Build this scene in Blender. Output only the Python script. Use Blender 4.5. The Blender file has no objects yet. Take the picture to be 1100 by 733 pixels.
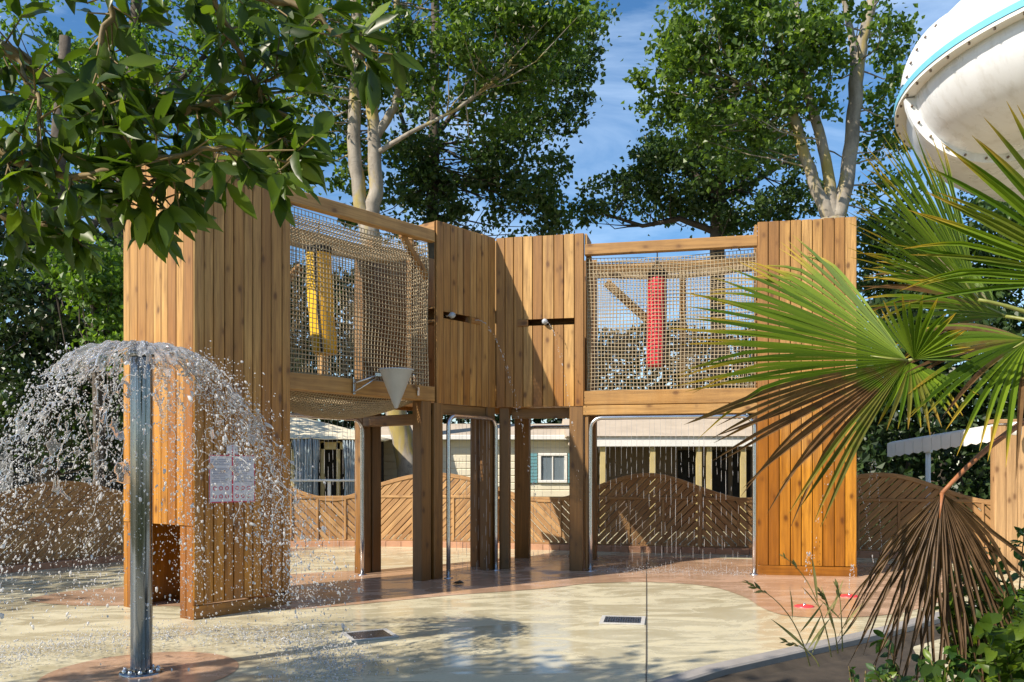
import bpy, math, random
import numpy as np
from mathutils import Vector, Matrix, noise as mnoise

random.seed(7)
RNG = np.random.default_rng(11)
S = bpy.context.scene
COL = S.collection
PI = math.pi
R = math.radians

# ------------------------------------------------------------------ camera
EYE = 1.553
FPX, CX, HY = 974.0, 550.0, 505.0
cam_d = bpy.data.cameras.new('camera')
cam = bpy.data.objects.new('camera', cam_d)
COL.objects.link(cam)
cam.location = (0, 0, EYE)
cam.rotation_euler = (R(90), 0, 0)
cam_d.sensor_width = 36
cam_d.lens = 36 * FPX / 1100
cam_d.shift_y = (HY - 366.5) / 1100
cam_d.clip_start = 0.05
cam_d.clip_end = 2000
S.camera = cam

# ------------------------------------------------------------------ sky and sun
SUN_AZ, SUN_EL = R(56), R(38)          # azimuth of light travel, from +Y towards +X
world = bpy.data.worlds.new('World')
S.world = world
world.use_nodes = True
wn = world.node_tree
wn.nodes.clear()
wo = wn.nodes.new('ShaderNodeOutputWorld')
bg = wn.nodes.new('ShaderNodeBackground')
sky = wn.nodes.new('ShaderNodeTexSky')
sky.sky_type = 'NISHITA'
sky.sun_disc = False
sky.sun_elevation = SUN_EL
# the sun stands opposite to the travel direction
sky.sun_rotation = SUN_AZ + PI
sky.air_density = 1.0
sky.dust_density = 0.35
sky.ozone_density = 3.2
bg.inputs['Strength'].default_value = 0.105
# thin streaky cirrus
tc = wn.nodes.new('ShaderNodeTexCoord')
mp = wn.nodes.new('ShaderNodeMapping')
mp.inputs['Scale'].default_value = (1.6, 2.2, 6.5)
mp.inputs['Rotation'].default_value = (0.25, 0.35, 0.3)
nz = wn.nodes.new('ShaderNodeTexNoise')
nz.inputs['Scale'].default_value = 1.7
nz.inputs['Detail'].default_value = 8
nz.inputs['Roughness'].default_value = 0.6
nz.inputs['Distortion'].default_value = 0.6
cr = wn.nodes.new('ShaderNodeValToRGB')
cr.color_ramp.elements[0].position = 0.42
cr.color_ramp.elements[0].color = (0, 0, 0, 1)
cr.color_ramp.elements[1].position = 0.85
cr.color_ramp.elements[1].color = (0.62, 0.62, 0.62, 1)
mx = wn.nodes.new('ShaderNodeMixRGB')
mx.inputs['Color2'].default_value = (7.6, 8.9, 10.4, 1)
wn.links.new(tc.outputs['Generated'], mp.inputs['Vector'])
wn.links.new(mp.outputs['Vector'], nz.inputs['Vector'])
wn.links.new(nz.outputs['Fac'], cr.inputs['Fac'])
wn.links.new(cr.outputs['Color'], mx.inputs['Fac'])
wn.links.new(sky.outputs['Color'], mx.inputs['Color1'])
hs = wn.nodes.new('ShaderNodeHueSaturation')
hs.inputs['Saturation'].default_value = 1.22
wn.links.new(mx.outputs['Color'], hs.inputs['Color'])
wn.links.new(hs.outputs['Color'], bg.inputs['Color'])
wn.links.new(bg.outputs['Background'], wo.inputs['Surface'])

sd = bpy.data.lights.new('sun', 'SUN')
sd.energy = 5.0
sd.angle = R(0.5)
sd.color = (1.0, 0.90, 0.76)
sun = bpy.data.objects.new('sun', sd)
COL.objects.link(sun)
Ldir = Vector((math.sin(SUN_AZ) * math.cos(SUN_EL), math.cos(SUN_AZ) * math.cos(SUN_EL), -math.sin(SUN_EL)))
sun.rotation_euler = Ldir.to_track_quat('-Z', 'Y').to_euler()
sun.location = (-20, -14, 18)

S.view_settings.view_transform = 'Standard'
S.view_settings.look = 'None'
S.view_settings.gamma = 1
S.view_settings.exposure = 0.64
S.view_settings.use_curve_mapping = False
try:
    S.cycles.max_bounces = 8
    S.cycles.transparent_max_bounces = 24
    S.cycles.caustics_reflective = False
    S.cycles.caustics_refractive = False
except Exception:
    pass

# ------------------------------------------------------------------ helpers
def gz(x, y):                       # the splash pad falls gently towards the drains
    return 0.0095 * x + 0.0215 * y

def W(px, py, d):
    return Vector(((px - CX) / FPX * d, d, EYE + (HY - py) / FPX * d))

def GP(px, py):
    kx, ky = (px - CX) / FPX, (py - HY) / FPX
    d = EYE / (ky + 0.0095 * kx + 0.0215)
    return Vector((kx * d, d, gz(kx * d, d)))

def V(*a):
    return Vector(a)

def empty(name, loc, label=None, cat=None, group=None, kind=None):
    o = bpy.data.objects.new(name, None)
    o.empty_display_size = 0.2
    COL.objects.link(o)
    o.location = loc
    tag(o, label, cat, group, kind)
    return o

def tag(o, label=None, cat=None, group=None, kind=None):
    if label: o['label'] = label
    if cat: o['category'] = cat
    if group: o['group'] = group
    if kind: o['kind'] = kind
    return o

class MB:
    """collects boards, tubes and polygons; builds ONE mesh object"""
    def __init__(self):
        self.v, self.f, self.g, self.r, self.sm = [], [], [], [], []

    def add(self, verts, faces, g=None, rnd=None, smooth=False):
        b = len(self.v)
        rnd = random.random() if rnd is None else rnd
        self.v += [tuple(p) for p in verts]
        self.g += [tuple(q) for q in (g if g is not None else verts)]
        self.r += ([rnd] * len(verts) if not isinstance(rnd, (list, tuple)) else list(rnd))
        self.f += [tuple(i + b for i in f) for f in faces]
        self.sm += [smooth] * len(faces)

    def beam(self, o, L, Wv, T, ch=0.006, rnd=None):
        """box from corner o along L, W, T with chamfered long edges; grain runs along L"""
        o, L, Wv, T = Vector(o), Vector(L), Vector(Wv), Vector(T)
        l, w, t = L.length, Wv.length, T.length
        c = min(ch, w * .3, t * .3)
        a, b = c / w, c / t
        prof = [(a, 0), (1 - a, 0), (1, b), (1, 1 - b), (1 - a, 1), (a, 1), (0, 1 - b), (0, b)]
        off = random.uniform(0, 50)
        vs, gs = [], []
        for k in (0, 1):
            for (p, q) in prof:
                vs.append(o + L * k + Wv * p + T * q)
                gs.append((l * k + off, w * p + off * .37, t * q + off * .11))
        n = 8
        fs = [(i, (i + 1) % n, n + (i + 1) % n, n + i) for i in range(n)]
        fs += [tuple(range(n - 1, -1, -1)), tuple(range(n, 2 * n))]
        if L.cross(Wv).dot(T) < 0:
            fs = [tuple(reversed(f)) for f in fs]
        self.add(vs, fs, gs, rnd)

    def box(self, c, s, rz=0.0, ch=0.004):
        M = Matrix.Rotation(rz, 3, 'Z')
        x, y, z = M @ V(s[0], 0, 0), M @ V(0, s[1], 0), V(0, 0, s[2])
        self.beam(Vector(c) - x / 2 - y / 2 - z / 2, z, x, y, ch)

    def tube(self, pts, r, n=8, cap=True, rnd=None, smooth=True):
        pts = [Vector(p) for p in pts]
        rs = r if isinstance(r, (list, tuple)) else [r] * len(pts)
        m = len(pts)
        up = None
        vs, gs = [], []
        acc = 0
        for i, p in enumerate(pts):
            d = (pts[min(i + 1, m - 1)] - pts[max(i - 1, 0)])
            if d.length < 1e-9: d = V(0, 0, 1)
            d.normalize()
            if up is None:
                up = d.orthogonal().normalized()
            else:
                up = (up - d * up.dot(d))
                up = up.normalized() if up.length > 1e-6 else d.orthogonal().normalized()
            sd_ = d.cross(up)
            if i: acc += (p - pts[i - 1]).length
            for k in range(n):
                a = 2 * PI * k / n
                vs.append(p + (up * math.cos(a) + sd_ * math.sin(a)) * rs[i])
                gs.append((acc, rs[i] * math.cos(a), rs[i] * math.sin(a)))
        fs = []
        for i in range(m - 1):
            for k in range(n):
                fs.append((i * n + k, i * n + (k + 1) % n, (i + 1) * n + (k + 1) % n, (i + 1) * n + k))
        if cap:
            fs.append(tuple(range(n - 1, -1, -1)))
            fs.append(tuple((m - 1) * n + k for k in range(n)))
        self.add(vs, fs, gs, rnd, smooth)

    def lathe(self, c, prof, n=24, axis=V(0, 0, 1), rnd=None, smooth=True):
        axis = axis.normalized()
        u = axis.orthogonal().normalized()
        w = axis.cross(u)
        vs = []
        for (r, z) in prof:
            for k in range(n):
                a = 2 * PI * k / n
                vs.append(Vector(c) + axis * z + (u * math.cos(a) + w * math.sin(a)) * max(r, 1e-4))
        fs = []
        for i in range(len(prof) - 1):
            for k in range(n):
                fs.append((i * n + k, i * n + (k + 1) % n, (i + 1) * n + (k + 1) % n, (i + 1) * n + k))
        self.add(vs, fs, None, rnd, smooth)

    def poly(self, pts, rnd=None):
        self.add(pts, [tuple(range(len(pts)))], None, rnd)

    def prism(self, pts, T):
        n = len(pts)
        pts = [Vector(p) for p in pts]
        T = Vector(T)
        vs = pts + [p + T for p in pts]
        fs = [tuple(range(n - 1, -1, -1)), tuple(range(n, 2 * n))]
        fs += [(i, (i + 1) % n, n + (i + 1) % n, n + i) for i in range(n)]
        nn = (pts[1] - pts[0]).cross(pts[2] - pts[1])
        if nn.dot(T) < 0:
            fs = [tuple(reversed(f)) for f in fs]
        self.add(vs, fs)

    def build(self, name, mat, parent=None, smooth=None):
        me = bpy.data.meshes.new(name)
        base = parent.matrix_world.translation.copy() if parent is not None else Vector((0, 0, 0))
        if parent is not None:
            base = Vector((0, 0, 0))
            p = parent
            while p is not None:
                base += Vector(p.location)
                p = p.parent
        me.from_pydata([(p[0] - base.x, p[1] - base.y, p[2] - base.z) for p in self.v], [], self.f)
        a = me.attributes.new('gcoord', 'FLOAT_VECTOR', 'POINT')
        a.data.foreach_set('vector', np.array(self.g, dtype=np.float32).ravel())
        a = me.attributes.new('rnd', 'FLOAT', 'POINT')
        a.data.foreach_set('value', np.array(self.r, dtype=np.float32))
        sm = self.sm if smooth is None else [smooth] * len(self.f)
        me.polygons.foreach_set('use_smooth', sm)
        me.materials.append(mat)
        me.update()
        o = bpy.data.objects.new(name, me)
        COL.objects.link(o)
        if parent is not None:
            o.parent = parent
        return o

def np_mesh(name, verts, faces, mat, parent=None, attrs=None, smooth=False):
    """verts (N,3), faces (M,k) arrays; attrs: dict name -> (N,) values"""
    me = bpy.data.meshes.new(name)
    N, (M, k) = len(verts), faces.shape
    base = np.zeros(3)
    p = parent
    while p is not None:
        base += np.array(p.location)
        p = p.parent
    me.vertices.add(N)
    me.vertices.foreach_set('co', (verts - base).astype(np.float32).ravel())
    me.loops.add(M * k)
    me.loops.foreach_set('vertex_index', faces.astype(np.int32).ravel())
    me.polygons.add(M)
    me.polygons.foreach_set('loop_start', np.arange(0, M * k, k, dtype=np.int32))
    try:
        me.polygons.foreach_set('loop_total', np.full(M, k, dtype=np.int32))
    except Exception:
        pass
    me.polygons.foreach_set('use_smooth', np.full(M, smooth, dtype=bool))
    for an, av in (attrs or {}).items():
        a = me.attributes.new(an, 'FLOAT', 'POINT')
        a.data.foreach_set('value', av.astype(np.float32))
    me.materials.append(mat)
    me.update(calc_edges=True)
    me.validate()
    o = bpy.data.objects.new(name, me)
    COL.objects.link(o)
    if parent is not None: o.parent = parent
    return o

# ------------------------------------------------------------------ materials
def mat_new(name):
    m = bpy.data.materials.new(name)
    m.use_nodes = True
    nt = m.node_tree
    return m, nt, nt.nodes['Principled BSDF']

def nd(nt, t, **kw):
    n = nt.nodes.new(t)
    for k, v in kw.items():
        if k in n.inputs: n.inputs[k].default_value = v
        else: setattr(n, k, v)
    return n

def ramp(nt, fac, stops):
    r = nt.nodes.new('ShaderNodeValToRGB')
    el = r.color_ramp.elements
    while len(el) < len(stops): el.new(0.5)
    for e, (p, c) in zip(el, stops):
        e.position = p
        e.color = (c[0], c[1], c[2], 1) if not isinstance(c, (int, float)) else (c, c, c, 1)
    nt.links.new(fac, r.inputs['Fac'])
    return r.outputs['Color']

def mixc(nt, fac, a, b, mode='MIX'):
    n = nt.nodes.new('ShaderNodeMixRGB')
    n.blend_type = mode
    for s, v in (('Fac', fac), ('Color1', a), ('Color2', b)):
        if isinstance(v, bpy.types.NodeSocket): nt.links.new(v, n.inputs[s])
        elif s == 'Fac': n.inputs[s].default_value = v
        else: n.inputs[s].default_value = (*v, 1) if len(v) == 3 else v
    return n.outputs['Color']

def mth(nt, op, a, b=None, clamp=False):
    n = nt.nodes.new('ShaderNodeMath')
    n.operation = op
    n.use_clamp = clamp
    for i, v in enumerate((a, b)):
        if v is None: continue
        if isinstance(v, bpy.types.NodeSocket): nt.links.new(v, n.inputs[i])
        else: n.inputs[i].default_value = v
    return n.outputs[0]

def noise_tex(nt, vec, scale, detail=5, rough=0.55, dist=0.0):
    n = nd(nt, 'ShaderNodeTexNoise', Scale=scale, Detail=detail, Roughness=rough, Distortion=dist)
    if vec is not None: nt.links.new(vec, n.inputs['Vector'])
    return n.outputs['Fac']

def mapping(nt, vec, scale):
    m = nt.nodes.new('ShaderNodeMapping')
    m.inputs['Scale'].default_value = scale
    nt.links.new(vec, m.inputs['Vector'])
    return m.outputs['Vector']

def attr(nt, name, out='Fac'):
    a = nt.nodes.new('ShaderNodeAttribute')
    a.attribute_name = name
    return a.outputs[out]

def position(nt):
    return nt.nodes.new('ShaderNodeNewGeometry').outputs['Position']

def bump(nt, bsdf, h, strength=0.3, dist=0.01):
    b = nd(nt, 'ShaderNodeBump', Strength=strength, Distance=dist)
    nt.links.new(h, b.inputs['Height'])
    nt.links.new(b.outputs['Normal'], bsdf.inputs['Normal'])

def wood(name, c0, c1, c2, wet=None, wet_z=(1.7, 3.0), rough=0.62, knot=1.0):
    """boards: tint per board, stretched grain, knots, and a damp lower part"""
    m, nt, b = mat_new(name)
    g = attr(nt, 'gcoord', 'Vector')
    r = attr(nt, 'rnd')
    grain = noise_tex(nt, mapping(nt, g, (1.6, 34, 34)), 1.0, 6, 0.65, 0.4)
    wide = noise_tex(nt, mapping(nt, g, (0.9, 9, 9)), 1.0, 3, 0.5, 0.8)
    col = ramp(nt, r, [(0.0, c0), (0.5, c1), (1.0, c2)])
    col = mixc(nt, ramp(nt, grain, [(0.32, 0.75), (0.60, 0.0)]), col, tuple(k * 0.50 for k in c0))
    col = mixc(nt, ramp(nt, wide, [(0.40, 0.30), (0.70, 0.0)]), col, tuple(k * 0.68 for k in c0))
    gw = nt.nodes.new('ShaderNodeVectorMath'); gw.operation = 'ADD'
    nt.links.new(g, gw.inputs[0])
    nzv = nd(nt, 'ShaderNodeTexNoise', Scale=14.0, Detail=2.0); nt.links.new(g, nzv.inputs['Vector'])
    sc_ = nt.nodes.new('ShaderNodeVectorMath'); sc_.operation = 'SCALE'; sc_.inputs['Scale'].default_value = .018
    nt.links.new(nzv.outputs['Color'], sc_.inputs[0]); nt.links.new(sc_.outputs[0], gw.inputs[1])
    vo = nd(nt, 'ShaderNodeTexVoronoi', Scale=1.0, Randomness=1.0)
    nt.links.new(mapping(nt, gw.outputs[0], (3.8, 6.5, 6.5)), vo.inputs['Vector'])
    kn = ramp(nt, vo.outputs['Distance'], [(0.08, 0.80 * knot), (0.14, 0.45 * knot), (0.21, 0.12 * knot), (0.40, 0.0)])
    col = mixc(nt, kn, col, (c0[0] * 0.26, c0[1] * 0.19, c0[2] * 0.15))
    # weather streaks and dirt that belong to the timber
    pos = position(nt)
    st = noise_tex(nt, mapping(nt, pos, (5, 5, 0.6)), 1.0, 4)
    col = mixc(nt, ramp(nt, st, [(0.45, 0.0), (0.75, 0.35)]), col, (c0[0] * .55, c0[1] * .5, c0[2] * .5))
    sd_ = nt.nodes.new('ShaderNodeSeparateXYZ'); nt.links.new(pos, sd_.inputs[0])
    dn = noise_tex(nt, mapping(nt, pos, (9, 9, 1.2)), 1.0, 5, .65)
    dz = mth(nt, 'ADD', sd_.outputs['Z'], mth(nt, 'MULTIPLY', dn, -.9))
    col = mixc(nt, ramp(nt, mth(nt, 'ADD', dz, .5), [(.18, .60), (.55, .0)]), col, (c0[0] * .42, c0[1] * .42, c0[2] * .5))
    if wet:
        sx = nt.nodes.new('ShaderNodeSeparateXYZ')
        nt.links.new(pos, sx.inputs[0])
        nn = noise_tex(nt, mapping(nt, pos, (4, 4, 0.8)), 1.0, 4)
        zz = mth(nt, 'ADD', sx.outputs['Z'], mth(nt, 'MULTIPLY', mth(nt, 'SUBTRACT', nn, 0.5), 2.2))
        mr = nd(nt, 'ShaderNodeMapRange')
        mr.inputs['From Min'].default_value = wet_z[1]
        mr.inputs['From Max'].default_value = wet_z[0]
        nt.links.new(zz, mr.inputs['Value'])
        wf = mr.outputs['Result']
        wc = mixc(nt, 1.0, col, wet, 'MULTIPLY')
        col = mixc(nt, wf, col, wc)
        rr = nd(nt, 'ShaderNodeMapRange')
        rr.inputs['To Min'].default_value = rough
        rr.inputs['To Max'].default_value = 0.32
        nt.links.new(wf, rr.inputs['Value'])
        nt.links.new(rr.outputs['Result'], b.inputs['Roughness'])
    else:
        b.inputs['Roughness'].default_value = rough
    nt.links.new(col, b.inputs['Base Color'])
    bump(nt, b, grain, 0.35, 0.004)
    return m

M = {}
M['wood'] = wood('weathered_pine', (0.29, 0.135, 0.036), (0.44, 0.235, 0.066), (0.60, 0.36, 0.125), wet=(0.98, 0.72, 0.20))
M['post'] = wood('wet_shaded_post', (0.19, 0.095, 0.028), (0.24, 0.125, 0.038), (0.30, 0.16, 0.052), wet=(0.9, 0.74, 0.45), wet_z=(.3, 1.8), rough=.5)  # wet wood, with the shade under the deck also in the colour
M['beam'] = wood('pine_beam', (0.36, 0.185, 0.055), (0.45, 0.25, 0.078), (0.52, 0.31, 0.11), wet=(0.92, 0.76, 0.40), wet_z=(1.2, 2.6))
M['fence'] = wood('fence_pine', (0.36, 0.19, 0.07), (0.45, 0.255, 0.10), (0.55, 0.335, 0.14), knot=0.6)
M['plank'] = wood('plank_wall', (0.40, 0.23, 0.10), (0.48, 0.29, 0.13), (0.55, 0.35, 0.17))

def plain(name, c, rough=0.5, metal=0.0, var=0.12, scale=6.0, bumpst=0.0, c2=None, spec=None):
    m, nt, b = mat_new(name)
    pos = position(nt)
    n = noise_tex(nt, pos, scale, 6, 0.6)
    lo = c2 if c2 else tuple(k * (1 - 2 * var) for k in c)
    col = ramp(nt, n, [(0.3, lo), (0.65, c)])
    nt.links.new(col, b.inputs['Base Color'])
    b.inputs['Metallic'].default_value = metal
    vr_ = .12 if metal < .9 else .03
    rr = ramp(nt, noise_tex(nt, pos, scale * 2.3, 4), [(0.3, max(rough - vr_, .03)), (0.7, min(rough + vr_, 1))])
    nt.links.new(rr, b.inputs['Roughness'])
    if spec is not None: b.inputs['Specular IOR Level'].default_value = spec
    if bumpst: bump(nt, b, n, bumpst, 0.01)
    return m

M['drain_frame'] = plain('drain_frame', (0.50, 0.49, 0.46), 0.6, 0, 0.12, 20)
M['steel'] = plain('brushed_steel', (0.62, 0.62, 0.63), 0.24, 1.0, 0.03, 3)
M['steel_dark'] = plain('polished_steel', (0.22, 0.225, 0.235), 0.09, 1.0, 0.04, 1.5)
M['rope'] = plain('rope', (0.46, 0.37, 0.24), 0.9, 0, 0.15, 30)
M['white'] = plain('white_paint', (0.78, 0.77, 0.73), 0.5, 0, 0.06, 3)
M['grey_plastic'] = plain('grey_plastic', (0.42, 0.46, 0.51), 0.45, 0, 0.06, 8)
M['black'] = plain('black_webbing', (0.02, 0.02, 0.022), 0.6, 0, 0.1, 10)
M['yellow'] = plain('yellow_vinyl', (0.85, 0.52, 0.02), 0.42, 0, 0.06, 6)
M['orange'] = plain('shaded_yellow_vinyl', (0.78, 0.42, 0.02), 0.42, 0, 0.06, 6)  # shaded side of the yellow bag, painted as a deeper colour
M['red'] = plain('red_vinyl', (0.80, 0.030, 0.055), 0.4, 0, 0.05, 6)
M['red_shade'] = plain('shaded_red_vinyl', (0.30, 0.02, 0.03), 0.45, 0, 0.05, 6)  # shaded side of the red bag, put into the colour
M['red_disc'] = plain('red_nozzle', (0.75, 0.05, 0.06), 0.4, 0, 0.05, 6)
M['cream_wall'] = plain('cream_cladding', (0.72, 0.66, 0.50), 0.6, 0, 0.05, 2)
M['tan_roof'] = plain('tan_roof', (0.50, 0.42, 0.33), 0.8, 0, 0.1, 2)
M['canvas'] = plain('cream_canvas', (0.78, 0.70, 0.52), 0.85, 0, 0.06, 2)
M['drape'] = plain('blue_grey_drape', (0.38, 0.46, 0.50), 0.8, 0, 0.12, 5)
M['frame_y'] = plain('ochre_frame', (0.50, 0.40, 0.18), 0.7, 0, 0.1, 5)
M['dark'] = plain('interior_shade', (0.015, 0.013, 0.013), 0.8, 0, 0.1, 5)  # near black, stands in for the shade inside openings
M['glass'] = plain('window_glass', (0.16, 0.20, 0.23), 0.08, 0, 0.05, 2)
M['shutter'] = plain('blue_shutter', (0.14, 0.32, 0.36), 0.55, 0, 0.05, 2)
M['slate'] = plain('grey_slats', (0.10, 0.105, 0.11), 0.7, 0, 0.1, 4)
M['fibreglass'] = plain('white_fibreglass', (0.78, 0.80, 0.83), 0.33, 0, 0.05, 1.6, c2=(0.68, 0.69, 0.70))
def grime(m):
    nt = m.node_tree; b = nt.nodes['Principled BSDF']
    src = b.inputs['Base Color'].links[0].from_socket
    g = noise_tex(nt, mapping(nt, position(nt), (7, 7, .8)), 1.0, 6, .65)
    nt.links.new(mixc(nt, ramp(nt, g, [(.50, 0), (.75, .45)]), src, (.42, .39, .33)), b.inputs['Base Color'])
grime(M['fibreglass'])
M['blue_strip'] = plain('light_blue_strip', (0.18, 0.52, 0.74), 0.4, 0, 0.05, 3)
M['bolt'] = plain('rusty_bolt', (0.20, 0.15, 0.11), 0.5, 0.4, 0.2, 20)
M['kerb'] = plain('kerb_concrete', (0.30, 0.28, 0.26), 0.8, 0, 0.12, 5, 0.2)
M['brick'] = plain('brick_kerb', (0.46, 0.25, 0.15), 0.8, 0, 0.14, 6, 0.2)
M['soil'] = plain('soil', (0.06, 0.045, 0.03), 0.95, 0, 0.25, 7, 0.4)
M['lawn'] = plain('dry_lawn', (0.16, 0.17, 0.06), 0.95, 0, 0.25, 1.2, 0.3)
M['bark'] = plain('pale_bark', (0.40, 0.35, 0.28), 0.9, 0, 0.25, 7, 0.6, c2=(0.16, 0.13, 0.10))
M['bark_dark'] = plain('dark_bark', (0.10, 0.08, 0.06), 0.9, 0, 0.25, 7, 0.6)
M['twig'] = plain('twig', (0.20, 0.14, 0.05), 0.7, 0, 0.2, 20)
M['petiole'] = plain('petiole', (0.22, 0.24, 0.05), 0.5, 0, 0.15, 20)
M['petiole_dry'] = plain('dry_petiole', (0.34, 0.13, 0.05), 0.6, 0, 0.2, 20)

# pale bark with yellow lichen on it
def lichen_bark():
    m, nt, b = mat_new('lichen_bark')
    pos = position(nt)
    n1 = noise_tex(nt, mapping(nt, pos, (5, 5, 2.2)), 1, 7, .65)
    n2 = noise_tex(nt, mapping(nt, pos, (2.6, 2.6, .8)), 1, 5, .6, 0.5)
    n3 = noise_tex(nt, mapping(nt, pos, (9, 9, 26)), 1, 4, .6)
    col = ramp(nt, n1, [(.28, (.13, .11, .085)), (.5, (.27, .235, .19)), (.72, (.38, .34, .28))])
    col = mixc(nt, ramp(nt, n3, [(.60, 0), (.70, .6)]), col, (.10, .085, .07))
    col = mixc(nt, ramp(nt, n2, [(.51, 0), (.61, .8)]), col, (.34, .26, .06))
    nt.links.new(col, b.inputs['Base Color'])
    b.inputs['Roughness'].default_value = .9
    bump(nt, b, n1, .6, .02)
    return m
M['lichen'] = lichen_bark()

def leaf_mat(name, dark, mid, light, trans=0.35, rough=0.42, gloss=0.5):
    m, nt, b = mat_new(name)
    r = attr(nt, 'rnd')
    col = ramp(nt, r, [(0.0, dark), (0.55, mid), (1.0, light)])
    nt.links.new(col, b.inputs['Base Color'])
    b.inputs['Roughness'].default_value = rough
    b.inputs['Specular IOR Level'].default_value = gloss
    t = nd(nt, 'ShaderNodeBsdfTranslucent')
    tcol = mixc(nt, 1.0, col, (1.9, 1.9, 0.7), 'MULTIPLY')
    nt.links.new(tcol, t.inputs['Color'])
    ms = nd(nt, 'ShaderNodeMixShader', Fac=trans)
    out = nt.nodes['Material Output']
    nt.links.new(b.outputs[0], ms.inputs[1])
    nt.links.new(t.outputs[0], ms.inputs[2])
    nt.links.new(ms.outputs[0], out.inputs['Surface'])
    return m
M['poplar_leaf'] = leaf_mat('poplar_leaf', (.040, .080, .014), (.085, .150, .022), (.175, .265, .042), .46)
M['dark_leaf'] = leaf_mat('dark_leaf', (.030, .060, .015), (.052, .096, .022), (.090, .150, .034), .36)
M['hedge_leaf'] = leaf_mat('hedge_leaf', (.016, .034, .010), (.028, .056, .014), (.050, .090, .022), .25)
M['bright_leaf'] = leaf_mat('bright_leaf', (.055, .115, .014), (.095, .175, .022), (.15, .25, .035), .44)
M['laurel_leaf'] = leaf_mat('laurel_leaf', (.028, .056, .008), (.058, .102, .011), (.145, .215, .022), .42, .36, .35)
M['shrub_leaf'] = leaf_mat('shrub_leaf', (.024, .060, .014), (.045, .105, .020), (.11, .20, .03), .32)
M['straw'] = leaf_mat('straw_grass', (.12, .13, .05), (.18, .18, .07), (.28, .24, .10), .3, .7, .2)

def frond_mat(name, g0, g1, tip, dead):
    m, nt, b = mat_new(name)
    r, s, br = attr(nt, 'rnd'), attr(nt, 'along'), attr(nt, 'brown')
    col = ramp(nt, r, [(0, g0), (1, g1)])
    sn = mth(nt, 'ADD', s, mth(nt, 'MULTIPLY', mth(nt, 'SUBTRACT', r, .5), .22))
    col = mixc(nt, ramp(nt, sn, [(.78, 0), (.95, 1)]), col, tip)
    nn = noise_tex(nt, position(nt), 9, 4)
    bf = mth(nt, 'MULTIPLY', br, ramp(nt, mth(nt, 'ADD', mth(nt, 'MULTIPLY', s, .6), nn), [(.50, 0), (.80, 1)]))
    bf2 = mth(nt, 'MAXIMUM', bf, mth(nt, 'GREATER_THAN', br, 1.5))
    dcol = ramp(nt, noise_tex(nt, position(nt), 14, 4), [(.3, dead), (.7, tuple(k * 2.1 for k in dead))])
    col = mixc(nt, bf2, col, dcol)
    nt.links.new(col, b.inputs['Base Color'])
    b.inputs['Roughness'].default_value = .48
    b.inputs['Specular IOR Level'].default_value = .28
    t = nd(nt, 'ShaderNodeBsdfTranslucent')
    nt.links.new(mixc(nt, 1.0, col, (1.7, 1.7, .7), 'MULTIPLY'), t.inputs['Color'])
    ms = nd(nt, 'ShaderNodeMixShader', Fac=.28)
    out = nt.nodes['Material Output']
    nt.links.new(b.outputs[0], ms.inputs[1])
    nt.links.new(t.outputs[0], ms.inputs[2])
    nt.links.new(ms.outputs[0], out.inputs['Surface'])
    return m
M['frond'] = frond_mat('palm_frond', (.055, .110, .008), (.150, .225, .016), (.40, .28, .04), (.085, .048, .022))
M['frond_dead'] = frond_mat('dead_frond', (.10, .06, .03), (.16, .10, .05), (.12, .07, .035), (.075, .045, .024))

def water_mat(name, white=.35, rough=.05):
    m, nt, b = mat_new(name)
    b.inputs['Base Color'].default_value = (1, 1, 1, 1)
    b.inputs['Transmission Weight'].default_value = 1
    b.inputs['IOR'].default_value = 1.33
    b.inputs['Roughness'].default_value = rough
    d = nd(nt, 'ShaderNodeBsdfDiffuse')
    d.inputs['Color'].default_value = (.92, .93, .95, 1)
    t = nd(nt, 'ShaderNodeBsdfTranslucent')
    t.inputs['Color'].default_value = (.92, .93, .95, 1)
    m1 = nd(nt, 'ShaderNodeMixShader', Fac=.5)
    nt.links.new(d.outputs[0], m1.inputs[1])
    nt.links.new(t.outputs[0], m1.inputs[2])
    ms = nd(nt, 'ShaderNodeMixShader', Fac=white)
    nt.links.new(b.outputs[0], ms.inputs[1])
    nt.links.new(m1.outputs[0], ms.inputs[2])
    nt.links.new(ms.outputs[0], nt.nodes['Material Output'].inputs['Surface'])
    return m
M['water'] = water_mat('foamy_water', .20, .02)
M['drop'] = water_mat('water_drop', .66)
M['spray'] = water_mat('spray', .55, .1)

def ground_mat(name, c_lo, c_hi, stain, wet_lo=.16, w0=.44):
    m, nt, b = mat_new(name)
    pos = position(nt)
    n1 = noise_tex(nt, pos, .7, 6, .6, .4)
    n2 = noise_tex(nt, pos, 38, 6, .7)
    n3 = noise_tex(nt, mapping(nt, pos, (1.1, 2.6, 1)), 1.2, 7, .65, 1.0)
    col = ramp(nt, n1, [(.3, c_lo), (.7, c_hi)])
    col = mixc(nt, ramp(nt, n2, [(.35, .35), (.6, 0)]), col, tuple(k * .7 for k in c_lo))
    wetf = ramp(nt, n3, [(.46, 0), (.62, 1)])
    col = mixc(nt, mixc(nt, .5, (0, 0, 0), wetf), col, stain)
    nt.links.new(col, b.inputs['Base Color'])
    nt.links.new(ramp(nt, n3, [(w0, .55), (w0 + .16, wet_lo)]), b.inputs['Roughness'])
    b.inputs['Specular IOR Level'].default_value = .45
    bump(nt, b, n2, .12, .002)
    return m
M['concrete'] = ground_mat('cream_concrete', (.53, .48, .32), (.61, .555, .39), (.40, .34, .20), .13, .38)
M['pink'] = ground_mat('terracotta_concrete', (.44, .28, .18), (.53, .36, .245), (.33, .20, .125), .15, .34)

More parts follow.
